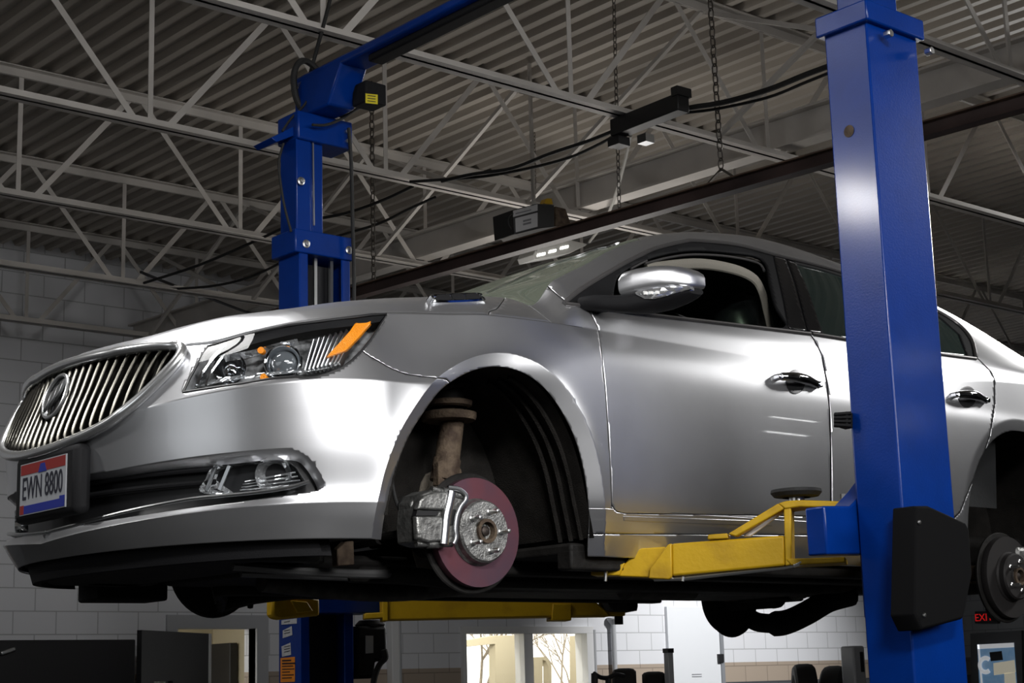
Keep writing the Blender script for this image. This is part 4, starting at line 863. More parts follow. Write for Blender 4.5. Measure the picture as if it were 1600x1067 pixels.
# near carriage
yc_ = YN+.08
m = MB(); q = [(1257, 794), (1299, 794), (1322, 770), (1345, 740), (1400, 740), (1400, 868), (1262, 869)]
pts = [cw(u, v, yc_) for u, v in q]; m.prism(pts, (0, -.075, 0)); car_n = m.build('lift_carriage', BLUE, lift, bevel=.006, smooth=True); tag(car_n, 'blue arm carriage on the near post')
m = MB(); m.prism([cw(u, v, yc_+.002) for u, v in ((1287, 800), (1294, 800), (1298, 857), (1291, 859))], (0, -.012, 0)); m.build('pivot_pin', STEEL, car_n)
m = MB(); m.b2((x0+.02, YN-.14, 1.85), (x1-.02, YN+.02, 2.5)); m.build('carriage_block', BLUE, car_n, bevel=.01)
m = MB(); m.prism([(x1-.05, YN+.03, 2.02), (x1-.05, YN-.03, 2.02), (1.95, -.78, 2.02), (2.02, -.84, 2.02), (2.02, -.80, 2.02), (1.98, -.74, 2.02)], (0, 0, .09)); ra2 = m.build('lift_arm', YELLOW, lift, bevel=.008, smooth=True); tag(ra2, 'yellow rear swing arm behind the near post')
# far carriage and arms
m = MB(); q = [(497, 930), (603, 930), (605, 955), (596, 958), (500, 958)]; yf_ = yi-.10
m.prism([cw(u, v, yf_) for u, v in q], (0, .18, 0)); car_f = m.build('lift_carriage', BLUE, lift, bevel=.006, smooth=True); tag(car_f, 'blue arm carriage on the far post')
m = MB(); m.b2((fx0+.02, yi-.02, 2.03), (fx1-.02, yi+.14, 2.40)); m.build('carriage_block', BLUE, car_f, bevel=.01)
fa, na = arm_plane((1.20, 1.42, 0), (2.13, .86, 0))
a2 = plate([(602, 935), (618, 933), (920, 931), (946, 952), (955, 963), (884, 964), (606, 969)], .12, 'lift_arm', YELLOW, lift, 0, .008, fa, na); tag(a2, 'yellow rear swing arm on the far side')
plate([(864, 943), (893, 943), (893, 969.5), (862, 969.5)], .135, 'arm_collar', YELLOW, a2, -.008, .004, fa, na)
plate([(940, 951), (977, 951.5), (977, 962), (940, 962)], .10, 'arm_tip', YELLOW, a2, .01, .003, fa, na)
plate([(597, 928), (606, 928), (607, 970), (598, 970)], .14, 'arm_upright', YELLOW, a2, -.012, .004, fa, na)
plate([(570, 958), (606, 956), (606, 965), (570, 967)], .12, 'arm_bottom_plate', YELLOW, a2, -.01, .004, fa, na)
tp = fa(966, 948, .05); m = MB(); m.lathe([(.02, -.08), (.02, -.03), (.085, -.02), (.09, 0), (.09, .03), (.001, .03)], tp, (0, 0, 1), 24); m.build('arm_pad', RUBBER, a2, smooth=True, angle=40)
nb = np.array([0, 1.0, 0])
fb_ = lambda u, v, off=0: cw(u, v, .95+off)
a3 = plate([(426, 935), (432, 926), (446, 922), (460, 927), (500, 935), (500, 962), (440, 968), (430, 966), (426, 960)], .05, 'lift_arm', YELLOW, lift, 0, .01, fb_, nb); tag(a3, 'yellow front swing arm on the far side, seen end on')
plate([(455, 938), (480, 940), (490, 955), (465, 958)], .01, 'arm_rib', YELLOW, a3, -.02, .003, fb_, nb)
plate([(436, 928), (440, 920), (448, 920), (452, 928)], .06, 'arm_tip', YELLOW, a3, .02, .003, fb_, nb)
# power unit and stickers on the far post
m = MB(); pu = [(558, 978), (604, 978), (606, 1033), (588, 1033), (585, 1060), (556, 1060)]
m.prism([cw(u, v, yi+.02) for u, v in pu], (0, .15, 0)); pw = m.build('power_unit', PLASTIC, lift, bevel=.015, smooth=True); tag(pw, 'black hydraulic power unit')
m = MB(); m.prism([cw(u, v, yi+.019) for u, v in ((571, 993), (583, 993), (583, 1020), (571, 1021))], (0, -.002, 0)); m.build('unit_label', mat('grey_label', (.35, .36, .37), .5), pw)
m = MB(); p = cw(578, 976, yi+.09); m.lathe([(.06, -.02), (.07, 0), (.05, .02), (.001, .02)], p, (0, 0, 1), 20); m.build('tank_cap', GAPB, pw, smooth=True)
hose([(600, 1015), (602, 1028), (592, 1040), (584, 1065), (583, 1100)], .014, parent=pw, y=yi)
LABW = mat('white_label', (.55, .55, .56), .6, noise=.15, nscale=60); LABO = mat('orange_label', (.75, .24, .02), .55)
def sticker(q, m_, name, off):
    P = []
    for u, v in q:
        d = ray(u, v); k = (fx0-off-CP[0])/d[0]; p = CP+d*k; p[2] += H; P.append(p)
    mm = MB(); mm.prism(P, (-.001, 0, 0)); return mm.build(name, m_, fcol)
sticker([(440, 969), (464, 966), (464, 974), (440, 976)], LABW, 'post_sticker', .001); sticker([(442, 985), (456, 978), (457, 992), (442, 997)], LABW, 'post_sticker', .001); sticker([(440, 1010), (454, 1004), (455, 1023), (441, 1026)], LABW, 'post_sticker', .001)
so = sticker([(438.5, 1028), (461, 1026), (461, 1065), (438.5, 1066)], LABO, 'warning_sticker', .001); tag(so, 'orange warning sticker')
for k in range(7):
    w_ = [14, 20, 17, 19, 12, 18, 15][k]; sticker([(441, 1031+k*4.6), (441+w_, 1030.4+k*4.6), (441+w_, 1031.8+k*4.6+(.8 if k < 2 else 0)), (441, 1032.4+k*4.6+(.8 if k < 2 else 0))], INK, 'sticker_print', .0022)
for y0 in (971.5, 985, 989, 1010, 1014, 1018): sticker([(444, y0+.3), (453, y0-1.8), (453, y0-.9), (444, y0+1.2)], INK, 'sticker_print', .0022)
# ================================================================ THE WORKSHOP
def wallmat(name, top, stripe, low, z0, z1):
    m = bpy.data.materials.new(name); m.use_nodes = True; nt = m.node_tree; N = nt.nodes; L = nt.links; b = N['Principled BSDF']; b.inputs['Roughness'].default_value = .6
    tc = N.new('ShaderNodeTexCoord'); sp = N.new('ShaderNodeSeparateXYZ'); L.new(tc.outputs['Object'], sp.inputs[0])
    ad = N.new('ShaderNodeMath'); ad.operation = 'ADD'; L.new(sp.outputs[0], ad.inputs[0]); L.new(sp.outputs[1], ad.inputs[1])
    cb = N.new('ShaderNodeCombineXYZ'); L.new(ad.outputs[0], cb.inputs[0]); L.new(sp.outputs[2], cb.inputs[1])
    br = N.new('ShaderNodeTexBrick'); br.inputs['Scale'].default_value = 1; br.inputs['Brick Width'].default_value = .406; br.inputs['Row Height'].default_value = .2032
    br.inputs['Mortar Size'].default_value = .006; br.inputs['Mortar Smooth'].default_value = .3
    for k in ('Color1', 'Color2'): br.inputs[k].default_value = (1, 1, 1, 1)
    br.inputs['Mortar'].default_value = (.62, .62, .62, 1); L.new(cb.outputs[0], br.inputs['Vector'])
    r = N.new('ShaderNodeValToRGB'); r.color_ramp.interpolation = 'CONSTANT'; e = r.color_ramp.elements; e[0].position = 0; e[0].color = (*low, 1); e[1].position = z0/6; e[1].color = (*stripe, 1)
    q = e.new(z1/6); q.color = (*top, 1); dv = N.new('ShaderNodeMath'); dv.operation = 'DIVIDE'; dv.inputs[1].default_value = 6; L.new(sp.outputs[2], dv.inputs[0]); L.new(dv.outputs[0], r.inputs['Fac'])
    mx = N.new('ShaderNodeMixRGB'); mx.blend_type = 'MULTIPLY'; mx.inputs[0].default_value = 1; L.new(r.outputs[0], mx.inputs[1]); L.new(br.outputs['Color'], mx.inputs[2]); L.new(mx.outputs[0], b.inputs['Base Color'])
    bp = N.new('ShaderNodeBump'); bp.inputs['Strength'].default_value = .5; bp.inputs['Distance'].default_value = .01; L.new(br.outputs['Color'], bp.inputs['Height']); L.new(bp.outputs[0], b.inputs['Normal']); return m
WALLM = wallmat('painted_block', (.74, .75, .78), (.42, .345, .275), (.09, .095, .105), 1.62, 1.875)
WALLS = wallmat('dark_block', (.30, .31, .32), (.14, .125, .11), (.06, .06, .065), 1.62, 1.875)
CONC = mat('concrete_floor', (.045, .045, .044), .45, noise=.3, nscale=2.5, bump=.1)
DECKM = mat('deck_paint', (.46, .42, .37), .6, noise=.12, nscale=1.2)
JOISTM = mat('joist_paint', (.58, .55, .515), .55, noise=.15, nscale=3)
FRAMEG = mat('grey_frame', (.45, .46, .48), .45); FRAMEW = mat('white_frame', (.80, .80, .80), .4); BEIGEW = mat('beige_wall', (.50, .44, .31), .7); DARKM = mat('dark_steel', (.02, .02, .022), .45); DOORW = mat('white_door', (.80, .82, .85), .35)
XL, XR, YF, YB, ZD = -9., 17.0, -9., 9.4, 5.73
def wx(u, v=1040): return float(atw(u, v, 1, YB)[0])
def wz(v, u=1000): return float(atw(u, v, 1, YB)[2])
m = MB(); m.b2((XL, YF, -.2), (XR, YB+4, 0)); m.build('floor', CONC, kind='structure')
# ceiling deck: flutes run across the bays
prof = []; x = XL-.1
while x < XR+.1:
    prof += [(x, ZD), (x+.048, ZD), (x+.066, ZD+.042), (x+.134, ZD+.042)]; x += .1524
m = MB(); m.ring_loft([[(a, YF, z) for a, z in prof], [(a, YB+.1, z) for a, z in prof]], closed=False, caps=False); m.build('ceiling', DECKM, kind='structure')
m = MB(); m.b2((XL-.2, YF-.2, ZD+.06), (XR+.2, YB+.3, ZD+.2)); m.build('ceiling_roof', DECKM, kind='structure')
# back wall with a doorway, an office window and a door recess
dx0, dx1, dz = wx(275), wx(399), wz(982, 330); vx0, vx1, vz = wx(724), wx(921), wz(987, 800)
m = MB(); T = YB+.2
m.b2((XL, YB, 0), (dx0, T, ZD+.1)); m.b2((dx0, YB, dz), (dx1, T, ZD+.1)); m.b2((dx1, YB, 0), (vx0, T, ZD+.1)); m.b2((vx0, YB, vz), (vx1, T, ZD+.1)); m.b2((vx0, YB, 0), (vx1, T, .9)); m.b2((vx1, YB, 0), (XR, T, ZD+.1))
m.build('wall_back', WALLM, kind='structure')
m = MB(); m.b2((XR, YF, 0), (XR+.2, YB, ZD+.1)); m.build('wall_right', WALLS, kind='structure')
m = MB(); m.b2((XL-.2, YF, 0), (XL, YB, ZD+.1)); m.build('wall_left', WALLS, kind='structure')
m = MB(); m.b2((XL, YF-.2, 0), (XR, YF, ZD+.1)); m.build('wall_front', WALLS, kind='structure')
m = MB()                                                          # frame round the left doorway
ox0, ox1, oz = wx(258), wx(417), wz(961, 330)
m.b2((ox0, YB-.03, 0), (dx0, YB+.12, dz)); m.b2((dx1, YB-.03, 0), (ox1, YB+.12, dz)); m.b2((ox0, YB-.03, dz+.0005), (ox1, YB+.12, oz)); m.build('door_1', FRAMEG, kind='structure')
for nm, lo, hi in (('wall_office', (dx0-1, YB+2.3, 0), (dx1+1.2, YB+2.4, 3.2)), ('wall_office_side', (dx1+.9, YB+.2, 0), (dx1+1.0, YB+2.3, 3.2)), ('ceiling_office', (dx0-1, YB+.2, 3.0), (dx1+.9, YB+2.3, 3.1))):
    m = MB(); m.b2(lo, hi); m.build(nm, BEIGEW, kind='structure')
m = MB(); a, b = atw(348, 1005, 1, YB+1.9), atw(397, 1005, 1, YB+1.9); m.b2((a[0], YB+1.75, 0), (min(b[0], dx1+.88), YB+2.15, a[2])); cab = m.build('filing_cabinet', DARKM, bevel=.01); tag(cab, 'tall black cabinet inside the lit left doorway', 'cabinet')
# office window
m = MB(); mu = wx(818), wx(832); f = .05
m.b2((wx(720), YB-.04, vz-.02), (wx(926), YB+.16, wz(979, 800))); m.b2((wx(720), YB-.04, .921), (vx0+.02, YB+.16, vz-.021)); m.b2((vx1-.06, YB-.04, .921), (wx(926), YB+.16, vz-.021)); m.b2((mu[0], YB-.02, .921), (mu[1], YB+.14, vz-.021)); m.b2((wx(720), YB-.06, .84), (wx(926), YB+.16, .92))
w1 = m.build('window_1', FRAMEW, kind='structure')
for a, b in ((vx0+.02, mu[0]), (mu[1], vx1-.06)):
    m = MB(); m.b2((a, YB+.05, .92), (b, YB+.058, vz-.02)); m.build('pane', glass('window_pane', (.95, .95, .93), .02), w1)
m = MB(); P = [atw(u, v, 1, YB+1.6) for u, v in ((725, 1001), (772, 993), (811, 992), (811, 1290), (774, 1290), (774, 1006), (725, 1011))]; m.prism(P, (0, .12, 0)); q = m.build('office_partition', BEIGEW, bevel=.004); tag(q, 'beige frame seen through the left pane of the bright window', 'partition')
m = MB(); P = [atw(u, v, 1, YB+1.6) for u, v in ((829, 1027), (850, 1026), (857, 1030), (862, 1040), (863, 1285), (858, 1285), (857, 1042), (853, 1033), (848, 1031), (849, 1285), (829, 1285))]; m.prism(P, (0, .10, 0)); q = m.build('office_chair_frame', BEIGEW, bevel=.004); tag(q, 'beige rounded panel in the right pane of the bright window', 'panel')
m = MB(); P = [atw(u, v, 1, YB+1.2) for u, v in ((900, 993), (913, 993), (913, 1290), (902, 1290))]; m.prism(P, (0, .12, 0)); q = m.build('office_post', BEIGEW, bevel=.004); tag(q, 'beige post at the right edge of the bright window', 'post')
# bare trees outside the office window
BARK = mat('pale_bark', (.42, .36, .28), .9, noise=.4, nscale=30)
for k, (tu, ty) in enumerate(((742, 15.), (790, 20.), (872, 25.), (893, 30.))):
    b = atw(tu, 1050, 1, ty); m = MB(); rnd = random.Random(k)
    def grow(p, d, L, r, n):
        q = p+d*L; m.tube([p, (p+q)/2+Vector((rnd.uniform(-.05, .05), 0, 0)), q], [r, r*.85, r*.7], 5, caps=False)
        if n:
            for _ in range(3): grow(q, (d+Vector((rnd.uniform(-.8, .8), rnd.uniform(-.5, .5), rnd.uniform(-.25, .5)))).normalized(), L*rnd.uniform(.55, .8), r*.6, n-1)
    grow(Vector((b[0], ty, -.3)), Vector((0, 0, 1)), 1.5, .05, 5); o = m.build('bare_tree', BARK)
    tag(o, ['bare tree outside, leftmost in the office window', 'bare tree outside, second from the left in the office window', 'bare tree outside, third from the left in the office window', 'bare tree outside, rightmost in the office window'][k], 'tree', 'bare trees outside the window')
m = MB(); m.b2((-20, YB+4, -.35), (60, 60, -.25)); m.build('floor_outside', mat('pale_ground', (.6, .58, .52), .9), kind='structure')
# white door, conduits, pilaster
m = MB(); d0, d1 = wx(1042), wx(1122); m.b2((d0, YB-.045, 0), (d1, YB-.002, wz(948, 1080))); dr = m.build('door_2', DOORW, kind='structure', bevel=.005)
m = MB(); m.b2((d1, YB-.06, 0), (wx(1127), YB-.002, wz(945, 1080))); m.build('door_frame', mat('door_dark_frame', (.25, .26, .28), .5), dr)  # dark grey strip along the right edge of the white door
m = MB(); m.b2((d1-.06, YB-.075, wz(1035, 1120)), (d1+.03, YB-.045, wz(1022, 1120))); m.build('door_hinge', DARKM, dr)
for v in (1053, 1056.5):
    m = MB(); m.b2((wx(1076), YB-.05, wz(v+1.2, 1080)), (wx(1091), YB-.045, wz(v, 1080))); m.build('door_notice', mat('notice_grey', (.3, .31, .33), .6), dr)
m = MB(); m.b2((wx(604), YB-.10, 0), (wx(616), YB, ZD)); tag(m.build('trim_1', FRAMEW, bevel=.01), kind='structure')
m = MB(); m.cyl((wx(620), YB-.05, 0), (wx(620), YB-.05, ZD-.1), .022, 12); q = m.build('wall_conduit', FRAMEG, smooth=True, angle=40); tag(q, 'grey vertical conduit left of the bright office window', 'conduit', 'vertical pipes on the back wall')
m = MB(); m.cyl((wx(927), YB-.03, 0), (wx(927), YB-.03, wz(984, 927)), .022, 10); q = m.build('wall_conduit', FRAMEG, smooth=True, angle=40); tag(q, 'thin grey pipe hugging the right edge of the office window', 'conduit', 'vertical pipes on the back wall')
px_ = wx(955); m = MB(); m.cyl((px_, YB-.06, 0), (px_, YB-.06, wz(966, 955)), .03, 12); m.lathe([(.03, -.06), (.075, 0), (.07, .02), (.001, .02)], (px_, YB-.06, wz(968, 955)), (0, 0, 1), 16); q = m.build('wall_conduit', FRAMEG, smooth=True, angle=40); tag(q, 'grey pipe with a flared top between window and white door', 'conduit', 'vertical pipes on the back wall')
# ---- things along the back wall
def tyre(c, r, w, label, ang=0):
    t = thing('tyre', label, 'tyre', c, 'tyres racked by the back wall', ang)
    m = MB(); prof = [(r*.62, -w*.40), (r*.70, -w*.5), (r*.90, -w*.5), (r*.97, -w*.40), (r, -w*.22), (r, w*.22), (r*.97, w*.40), (r*.90, w*.5), (r*.70, w*.5), (r*.62, w*.40), (r*.62, -w*.40)]; m.lathe(prof, (0, 0, 0), (0, 1, 0), 40); m.build('tread', RUBBER, t, smooth=True, angle=30)
    m = MB(); m.lathe([(r*.61, -w*.3), (r*.5, -w*.28), (r*.2, -w*.15), (.001, -w*.15)], (0, 0, 0), (0, 1, 0), 30); m.build('wheel_rim', DARKM, t, smooth=True, angle=40); return t
RY = 6.6
def rk(u, v): return atw(u, v, 1, RY)
for (u, v, rr, lab) in ((975, 1044, .30, 'black tyre right of the grey wall pipe, on the rack'), (1021, 1049, .27, 'smaller black tyre just left of the white door'), (1255, 1037, .36, 'black tyre behind the wide grey upright'), (1303, 1040, .34, 'black tyre right of the wide grey upright')):
    p = rk(u, v); tyre((p[0], RY, p[2]-rr), rr, .22, lab, .45 if u > 1280 else PI/4)
tz = [rk(975, 1044)[2]-.6, rk(1255, 1037)[2]-.72]
for (u0, u1, z, lab, uu) in ((950, 1042, tz[0], 'low steel rack carrying tyres left of the white door', (997,)), (1228, 1345, tz[1], 'steel rack carrying tyres at the right by the blue post', ())):
    t = thing('tyre_rack', lab, 'rack', (rk(u0, 1040)[0], RY, 0)); X0, X1 = 0, rk(u1, 1040)[0]-rk(u0, 1040)[0]
    m = MB(); m.b2((X0, -.22, z-.05), (X1, .22, z)); m.build('rack_shelf', DARKM, t)
    for xx in (X0+.03, X1-.03):
        for yy in (-.2, .2):
            m = MB(); m.b2((xx-.02, yy-.02, 0), (xx+.02, yy+.02, z)); m.build('leg', DARKM, t)
a = rk(993, 1017); b = rk(1001, 1017); m = MB(); m.b2((a[0], RY-.42, 0), (b[0], RY-.36, a[2])); q = m.build('upright_post', FRAMEG, bevel=.006); tag(q, 'slim grey upright post between the two left tyres', 'post')
m = MB(); m.b2((a[0]-.004, RY-.425, a[2]-.03), (b[0]+.004, RY-.355, a[2]+.01)); m.build('post_cap', DARKM, q)
t_ = rk(1266, 1012); t2 = rk(1284, 1012); m = MB(); m.b2((t_[0], RY-.55, .0), (t2[0], RY-.38, t_[2])); q = m.build('machine_column', mat('machine_grey', (.40, .41, .43), .4), bevel=.02, smooth=True); tag(q, 'wide grey machine column in front of the right tyres', 'machine')
m = MB(); m.b2((t_[0]+.10, RY-.555, t_[2]-.26), (t_[0]+.15, RY-.545, t_[2]-.06)); m.build('control_slot', DARKM, q)
rk0 = rk
def rk(u, v): return atw(u, v, 1, RY-.6)
m = MB(); m.tube(cr([rk(928, 1052), rk(938, 1058), rk(950, 1059), rk(962, 1054), rk(975, 1056)], 5), .02, 8); m.tube([rk(929, 1052), rk(929, 1080)], .03, 8); m.tube([rk(950, 1060), (rk(950, 1060)[0], RY-.6, 0)], .025, 8); q = m.build('machine_arm', DARKM, smooth=True); tag(q, 'black bent machine arm reaching towards the left tyre', 'machine arm'); rk = rk0
# dark cabinet and open door leaf on the left
CYL = 8.2; c0, c1 = atw(-120, 998, 1, CYL), atw(212, 999, 1, CYL)
cb = thing('tool_cabinet', 'long black cabinet along the back wall at the lower left', 'cabinet', (c0[0], CYL, 0))
m = MB(); m.b2((0, 0, 0), (c1[0]-c0[0], .6, c1[2])); m.build('cabinet_body', DARKM, cb, bevel=.01)
hx = atw(8, 1018, 1, CYL)-np.array([c0[0], CYL, 0]); m = MB(); m.bar((hx[0]-.06, -.05, hx[2]-.015), (hx[0]+.06, -.05, hx[2]+.02), .03, .03); m.build('cabinet_handle', SATIN, cb, bevel=.006)
l0, l1 = atw(214, 999, 1, 8.35), atw(319, 990, 1, 9.15)
lf = thing('door_leaf', 'dark open door with a small glass light, beside the lit doorway', 'door', (l1[0], 9.15, 0))
dv = np.array([l0[0]-l1[0], 8.35-9.15, 0]); LL = np.linalg.norm(dv); dh = dv/LL; nh = np.array([-dh[1], dh[0], 0])
def lfp(s, z, o=0): return tuple(dh*s+nh*o+np.array([0, 0, z]))
def lfbox(s0, s1, z0, z1, o0, o1, name, m_, par=lf):
    mm = MB(); mm.prism([lfp(s0, z0, o0), lfp(s1, z0, o0), lfp(s1, z1, o0), lfp(s0, z1, o0)], nh*(o1-o0)); return mm.build(name, m_, par)
zt = l1[2]; lfbox(0, LL*.55, 0, zt, 0, .045, 'door_panel', DARKM); lfbox(LL*.82, LL, 0, zt, 0, .045, 'door_panel', DARKM); lfbox(LL*.55, LL*.82, 1.80, zt, 0, .045, 'door_rail', DARKM); lfbox(LL*.55, LL*.82, 0, 1.1, 0, .045, 'door_rail', DARKM); lfbox(LL*.55, LL*.82, 1.1, 1.80, .015, .02, 'door_glass', glass('door_pane', (.8, .85, .85), .04))
lfbox(-.045, 0, 0, zt, -.01, .055, 'door_edge', FRAMEW)
# ---- right wall: exit sign and glazed door
def sw(u, v, o=0):
    d = ray(u, v); k = (XR-o-CP[0])/d[0]; p = CP+d*k; return np.array([p[0], p[1], p[2]+H])
ex = thing('exit_sign', 'red lit exit sign above the glazed door on the right wall', 'exit sign', tuple(sw(1541, 965)))
def swl(u, v, o=0): return sw(u, v, o)-sw(1541, 965)
m = MB(); m.prism([swl(u, v, .06) for u, v in ((1523, 955), (1559, 955), (1559, 974), (1523, 974))], (.06, 0, 0)); m.build('sign_case', DARKM, ex, bevel=.005)
eh = np.linalg.norm(swl(1541, 957)-swl(1541, 971)); Mx = Matrix(((0, 0, -1, -.063), (-1, 0, 0, 0), (0, 1, 0, 0), (0, 0, 0, 1)))
text_mesh('EXIT', eh*1.15, .002, 'sign_letters', emis('exit_red', (.9, .02, .02), .45), ex, Mx)
m = MB(); m.prism([sw(u, v, .05) for u, v in ((1516, 990), (1596, 985), (1600, 1200), (1520, 1200))], (.05, 0, 0)); d3 = m.build('door_3', mat('dark_door', (.10, .105, .11), .5), kind='structure')
PC = [(1527, 1007), (1584, 1004), (1592, 1110), (1532, 1110)]
POST = mat('poster_blue', (.16, .30, .48), .4, col2=(.35, .42, .5), nscale=6, emit=.35); CREAM = mat('poster_cream', (.75, .70, .55), .5, emit=.35); WH = mat('poster_white', (.8, .82, .85), .5, emit=.4)  # poster colours glow a little, standing in for daylight behind the glazing
m = MB(); m.prism([sw(u, v, .056) for u, v in PC], (.006, 0, 0)); m.build('glazing_poster', POST, d3)
for q, mm_ in (([(1527, 1007), (1584, 1004), (1584.5, 1011), (1527.5, 1014)], WH), ([(1527, 1007), (1530, 1007), (1536, 1075), (1533, 1075)], WH), ([(1552, 1036), (1585, 1031), (1587, 1050), (1553, 1055)], CREAM), ([(1569, 1052), (1586, 1050), (1588, 1075), (1570, 1075)], CREAM), ([(1546, 1019), (1565, 1017), (1567, 1031), (1548, 1033)], DARKM)):
    m = MB(); m.prism([sw(u, v, .062) for u, v in q], (.003, 0, 0)); m.build('poster_patch', mm_, d3)
arc = [sw(1540+9*math.cos(t), 1039-11*math.sin(t), .066) for t in np.linspace(.9, 2*PI-.9, 24)]; m = MB(); m.tube(arc, .03, 6); m.build('poster_letter', WH, d3)
# ================================================================ ROOF STRUCTURE
ZC_ = 4.85; Y0, SP, NX0, NS = 1.74, 1.73, 1.22, 1.665
names = {-2: 'roof joist nearest the camera, in the dark top of the picture', -1: 'roof joist nearest the camera, high in the dark upper right corner', 0: 'white roof joist crossing behind the top of the near blue post', 1: 'white roof joist crossing above the lift beam and the black rail', 2: 'white roof joist passing behind the far blue post at its bracket', 3: 'white roof joist meeting the far blue post at its collar', 4: 'white roof joist low behind the hood, left of the far post', 5: 'farthest roof joist, close to the back wall above the grille'}
def angle_pair(m, a, b, y, z, s=1, w=.05, gap=.006, hgt=.05, t=.008):
    for d in (-1, 1):
        yy = y+d*gap/2; m.b2((a, yy, z), (b, yy+d*w, z+t*s)); m.b2((a, yy, z), (b, yy+d*t, z+hgt*s))
webA = None
def seen(p, mg=240):
    q = px(np.array(p)-np.array([0, 0, H]))[0]; dep = ((np.array(p)-np.array([0, 0, H])-CP)@RC[2]); return dep > .5 and -mg < q[0] < 1600+mg and -mg < q[1] < 700
for k in range(-1, 6):
    y = Y0+SP*(k-1); 
    t = thing('roof_joist', names[k], 'roof joist', (XL, y, ZC_), 'open web roof joists')
    m = MB(); angle_pair(m, 0, XR-XL, 0, 0); m.build('bottom_chord', JOISTM, t)
    m = MB(); angle_pair(m, 0, XR-XL, 0, ZD-ZC_-.004, -1, .055, .006, .06); m.build('top_chord', JOISTM, t)
    n = 0
    for i in range(-8, 10):
        xn = NX0+NS*i-XL
        for (xa, za, xb, zb_) in ((xn-.10, .03, xn-NS/2+.05, ZD-ZC_-.05), (xn, .03, xn, ZD-ZC_-.05), (xn+.12, .03, xn+NS/2-.05, ZD-ZC_-.05)):
            if xa < .1 or xb > XR-XL-.1: continue
            if not (seen((xa+XL, y, ZC_)) or seen((xb+XL, y, ZD)) or seen(((xa+xb)/2+XL, y, (ZC_+ZD)/2))): continue
            m = MB(); w = .030 if xa == xb else .036
            a, b = Vector((xa, 0, za)), Vector((xb, 0, zb_)); m.bar(a, b, w, .005, up=(0, 1, 0)); d = (b-a).normalized(); o = Vector((0, 1, 0)).cross(d)*(w/2)
            m.bar(a+o+Vector((0, .012, 0)), b+o+Vector((0, .012, 0)), .005, .028, up=(0, 1, 0)); m.build('web_member', JOISTM, t); n += 1
# bridging rods between joists
m = MB()
br_ = []
for k in range(0, 5):
    y = Y0+SP*(k-1)
    for xx in (3.95,):
        for a, b in (((xx, y, ZC_+.02), (xx+.1, y+SP, ZD-.06)), ((xx+.05, y, ZD-.06), (xx+.12, y+SP, ZC_+.02))):
            mm = MB(); mm.bar(a, b, .028, .028); o = mm.build('bridging_rod', JOISTM); br_.append((o, k, b[2] > a[2]))
GAP = ['first and second', 'second and third', 'third and fourth', 'fourth and fifth', 'fifth and sixth']
for o, k, up_ in br_: tag(o, f"bridging bar {'rising' if up_ else 'dropping'} toward the back between {GAP[k]} joists from the camera", 'bridging bar', 'bridging bars between joists')
# white cross girder
def ibeam(a, b, hgt, fl, tf, tw, name, m_):
    a, b = Vector(a), Vector(b); m = MB(); up = Vector((0, 0, 1)); m.bar(a, b, tw, hgt); m.bar(a+up*(hgt/2), b+up*(hgt/2), fl, tf); m.bar(a-up*(hgt/2), b-up*(hgt/2), fl, tf); return m.build(name, m_)
ga, gb = atw(617, 398, 2, 5.02), atw(1294, 186, 2, 5.02); gd = (gb-ga)/np.linalg.norm(gb-ga); s1, s0 = (YB-ga[1])/gd[1], (-6-ga[1])/gd[1]
q = ibeam(ga+gd*s1*.999, ga+gd*s0, .20, .13, .014, .010, 'roof_girder', JOISTM); tag(q, 'white painted steel girder running above the dark hanging beam', 'girder')
# dark hanging beam
ba, bb = atw(575, 452, 2, 4.30), atw(1290, 248, 2, 4.30); bd = (bb-ba)/np.linalg.norm(bb-ba)
MAROON = mat('maroon_paint', (.050, .030, .027), .5, noise=.5, nscale=3, det=8); RUSTB = mat('rusty_flange', (.12, .075, .05), .7, noise=.5, nscale=6)
hb = thing('hanging_beam', 'dark rusty steel beam hung on chains across the bay behind the car roof', 'steel beam', (0, 0, 0))
A_1, B_1 = Vector(ba-bd*2.2), Vector(bb+bd*1.2); upv = Vector((0, 0, 1))
m = MB(); m.bar(A_1, B_1, .012, .066); m.build('beam_web', MAROON, hb); m = MB(); m.bar(A_1+upv*.036, B_1+upv*.036, .075, .008); m.build('top_flange', RUSTB, hb); m = MB(); m.bar(A_1-upv*.036, B_1-upv*.036, .075, .008); m.build('bottom_flange', MAROON, hb)
CHAINM = mat('chain_steel', (.10, .09, .08), .5, .8)
def chain(p, q, name, label, r=.018, lk=.055, wire=.0045):
    p, q = Vector(p), Vector(q); n = max(2, int((q-p).length/lk)); d = (q-p).normalized(); e1 = d.cross(Vector((0, 1, 0))); e1 = (e1 if e1.length > .1 else Vector((1, 0, 0))).normalized(); e2 = d.cross(e1)
    m = MB()
    for i in range(n):
        c = p+(q-p)*((i+.5)/n); e = e1 if i % 2 else e2
        m.tube([c+d*(lk*.66*math.cos(t))+e*(r*math.sin(t)) for t in np.linspace(0, 2*PI, 11)], wire, 5, caps=False)
    o = m.build(name, CHAINM, smooth=True); return tag(o, label, 'chain')
cq = atw(1127, 264, 2, 4.46); c1 = chain((cq[0], cq[1], cq[2]), (cq[0]-.02, cq[1], ZD), 'hanging_chain', 'long steel chain holding the dark hanging beam near the blue post')
cb_ = thing('chain_bridle', 'small hook bridle clamping the dark hanging beam under the long chain', 'hook', tuple(cq))
for u, v in ((1102, 292), (1146, 276)):
    e = atw(u, v, 2, 4.335)-cq; m = MB(); m.tube([(0, 0, 0), tuple(e)], .008, 6); m.build('bridle_leg', CHAINM, cb_, smooth=True)
c2 = atw(584, 440, 2, 4.335); chain(tuple(c2), (c2[0], c2[1], ZD), 'hanging_chain', 'steel chain holding the dark hanging beam just right of the far post')
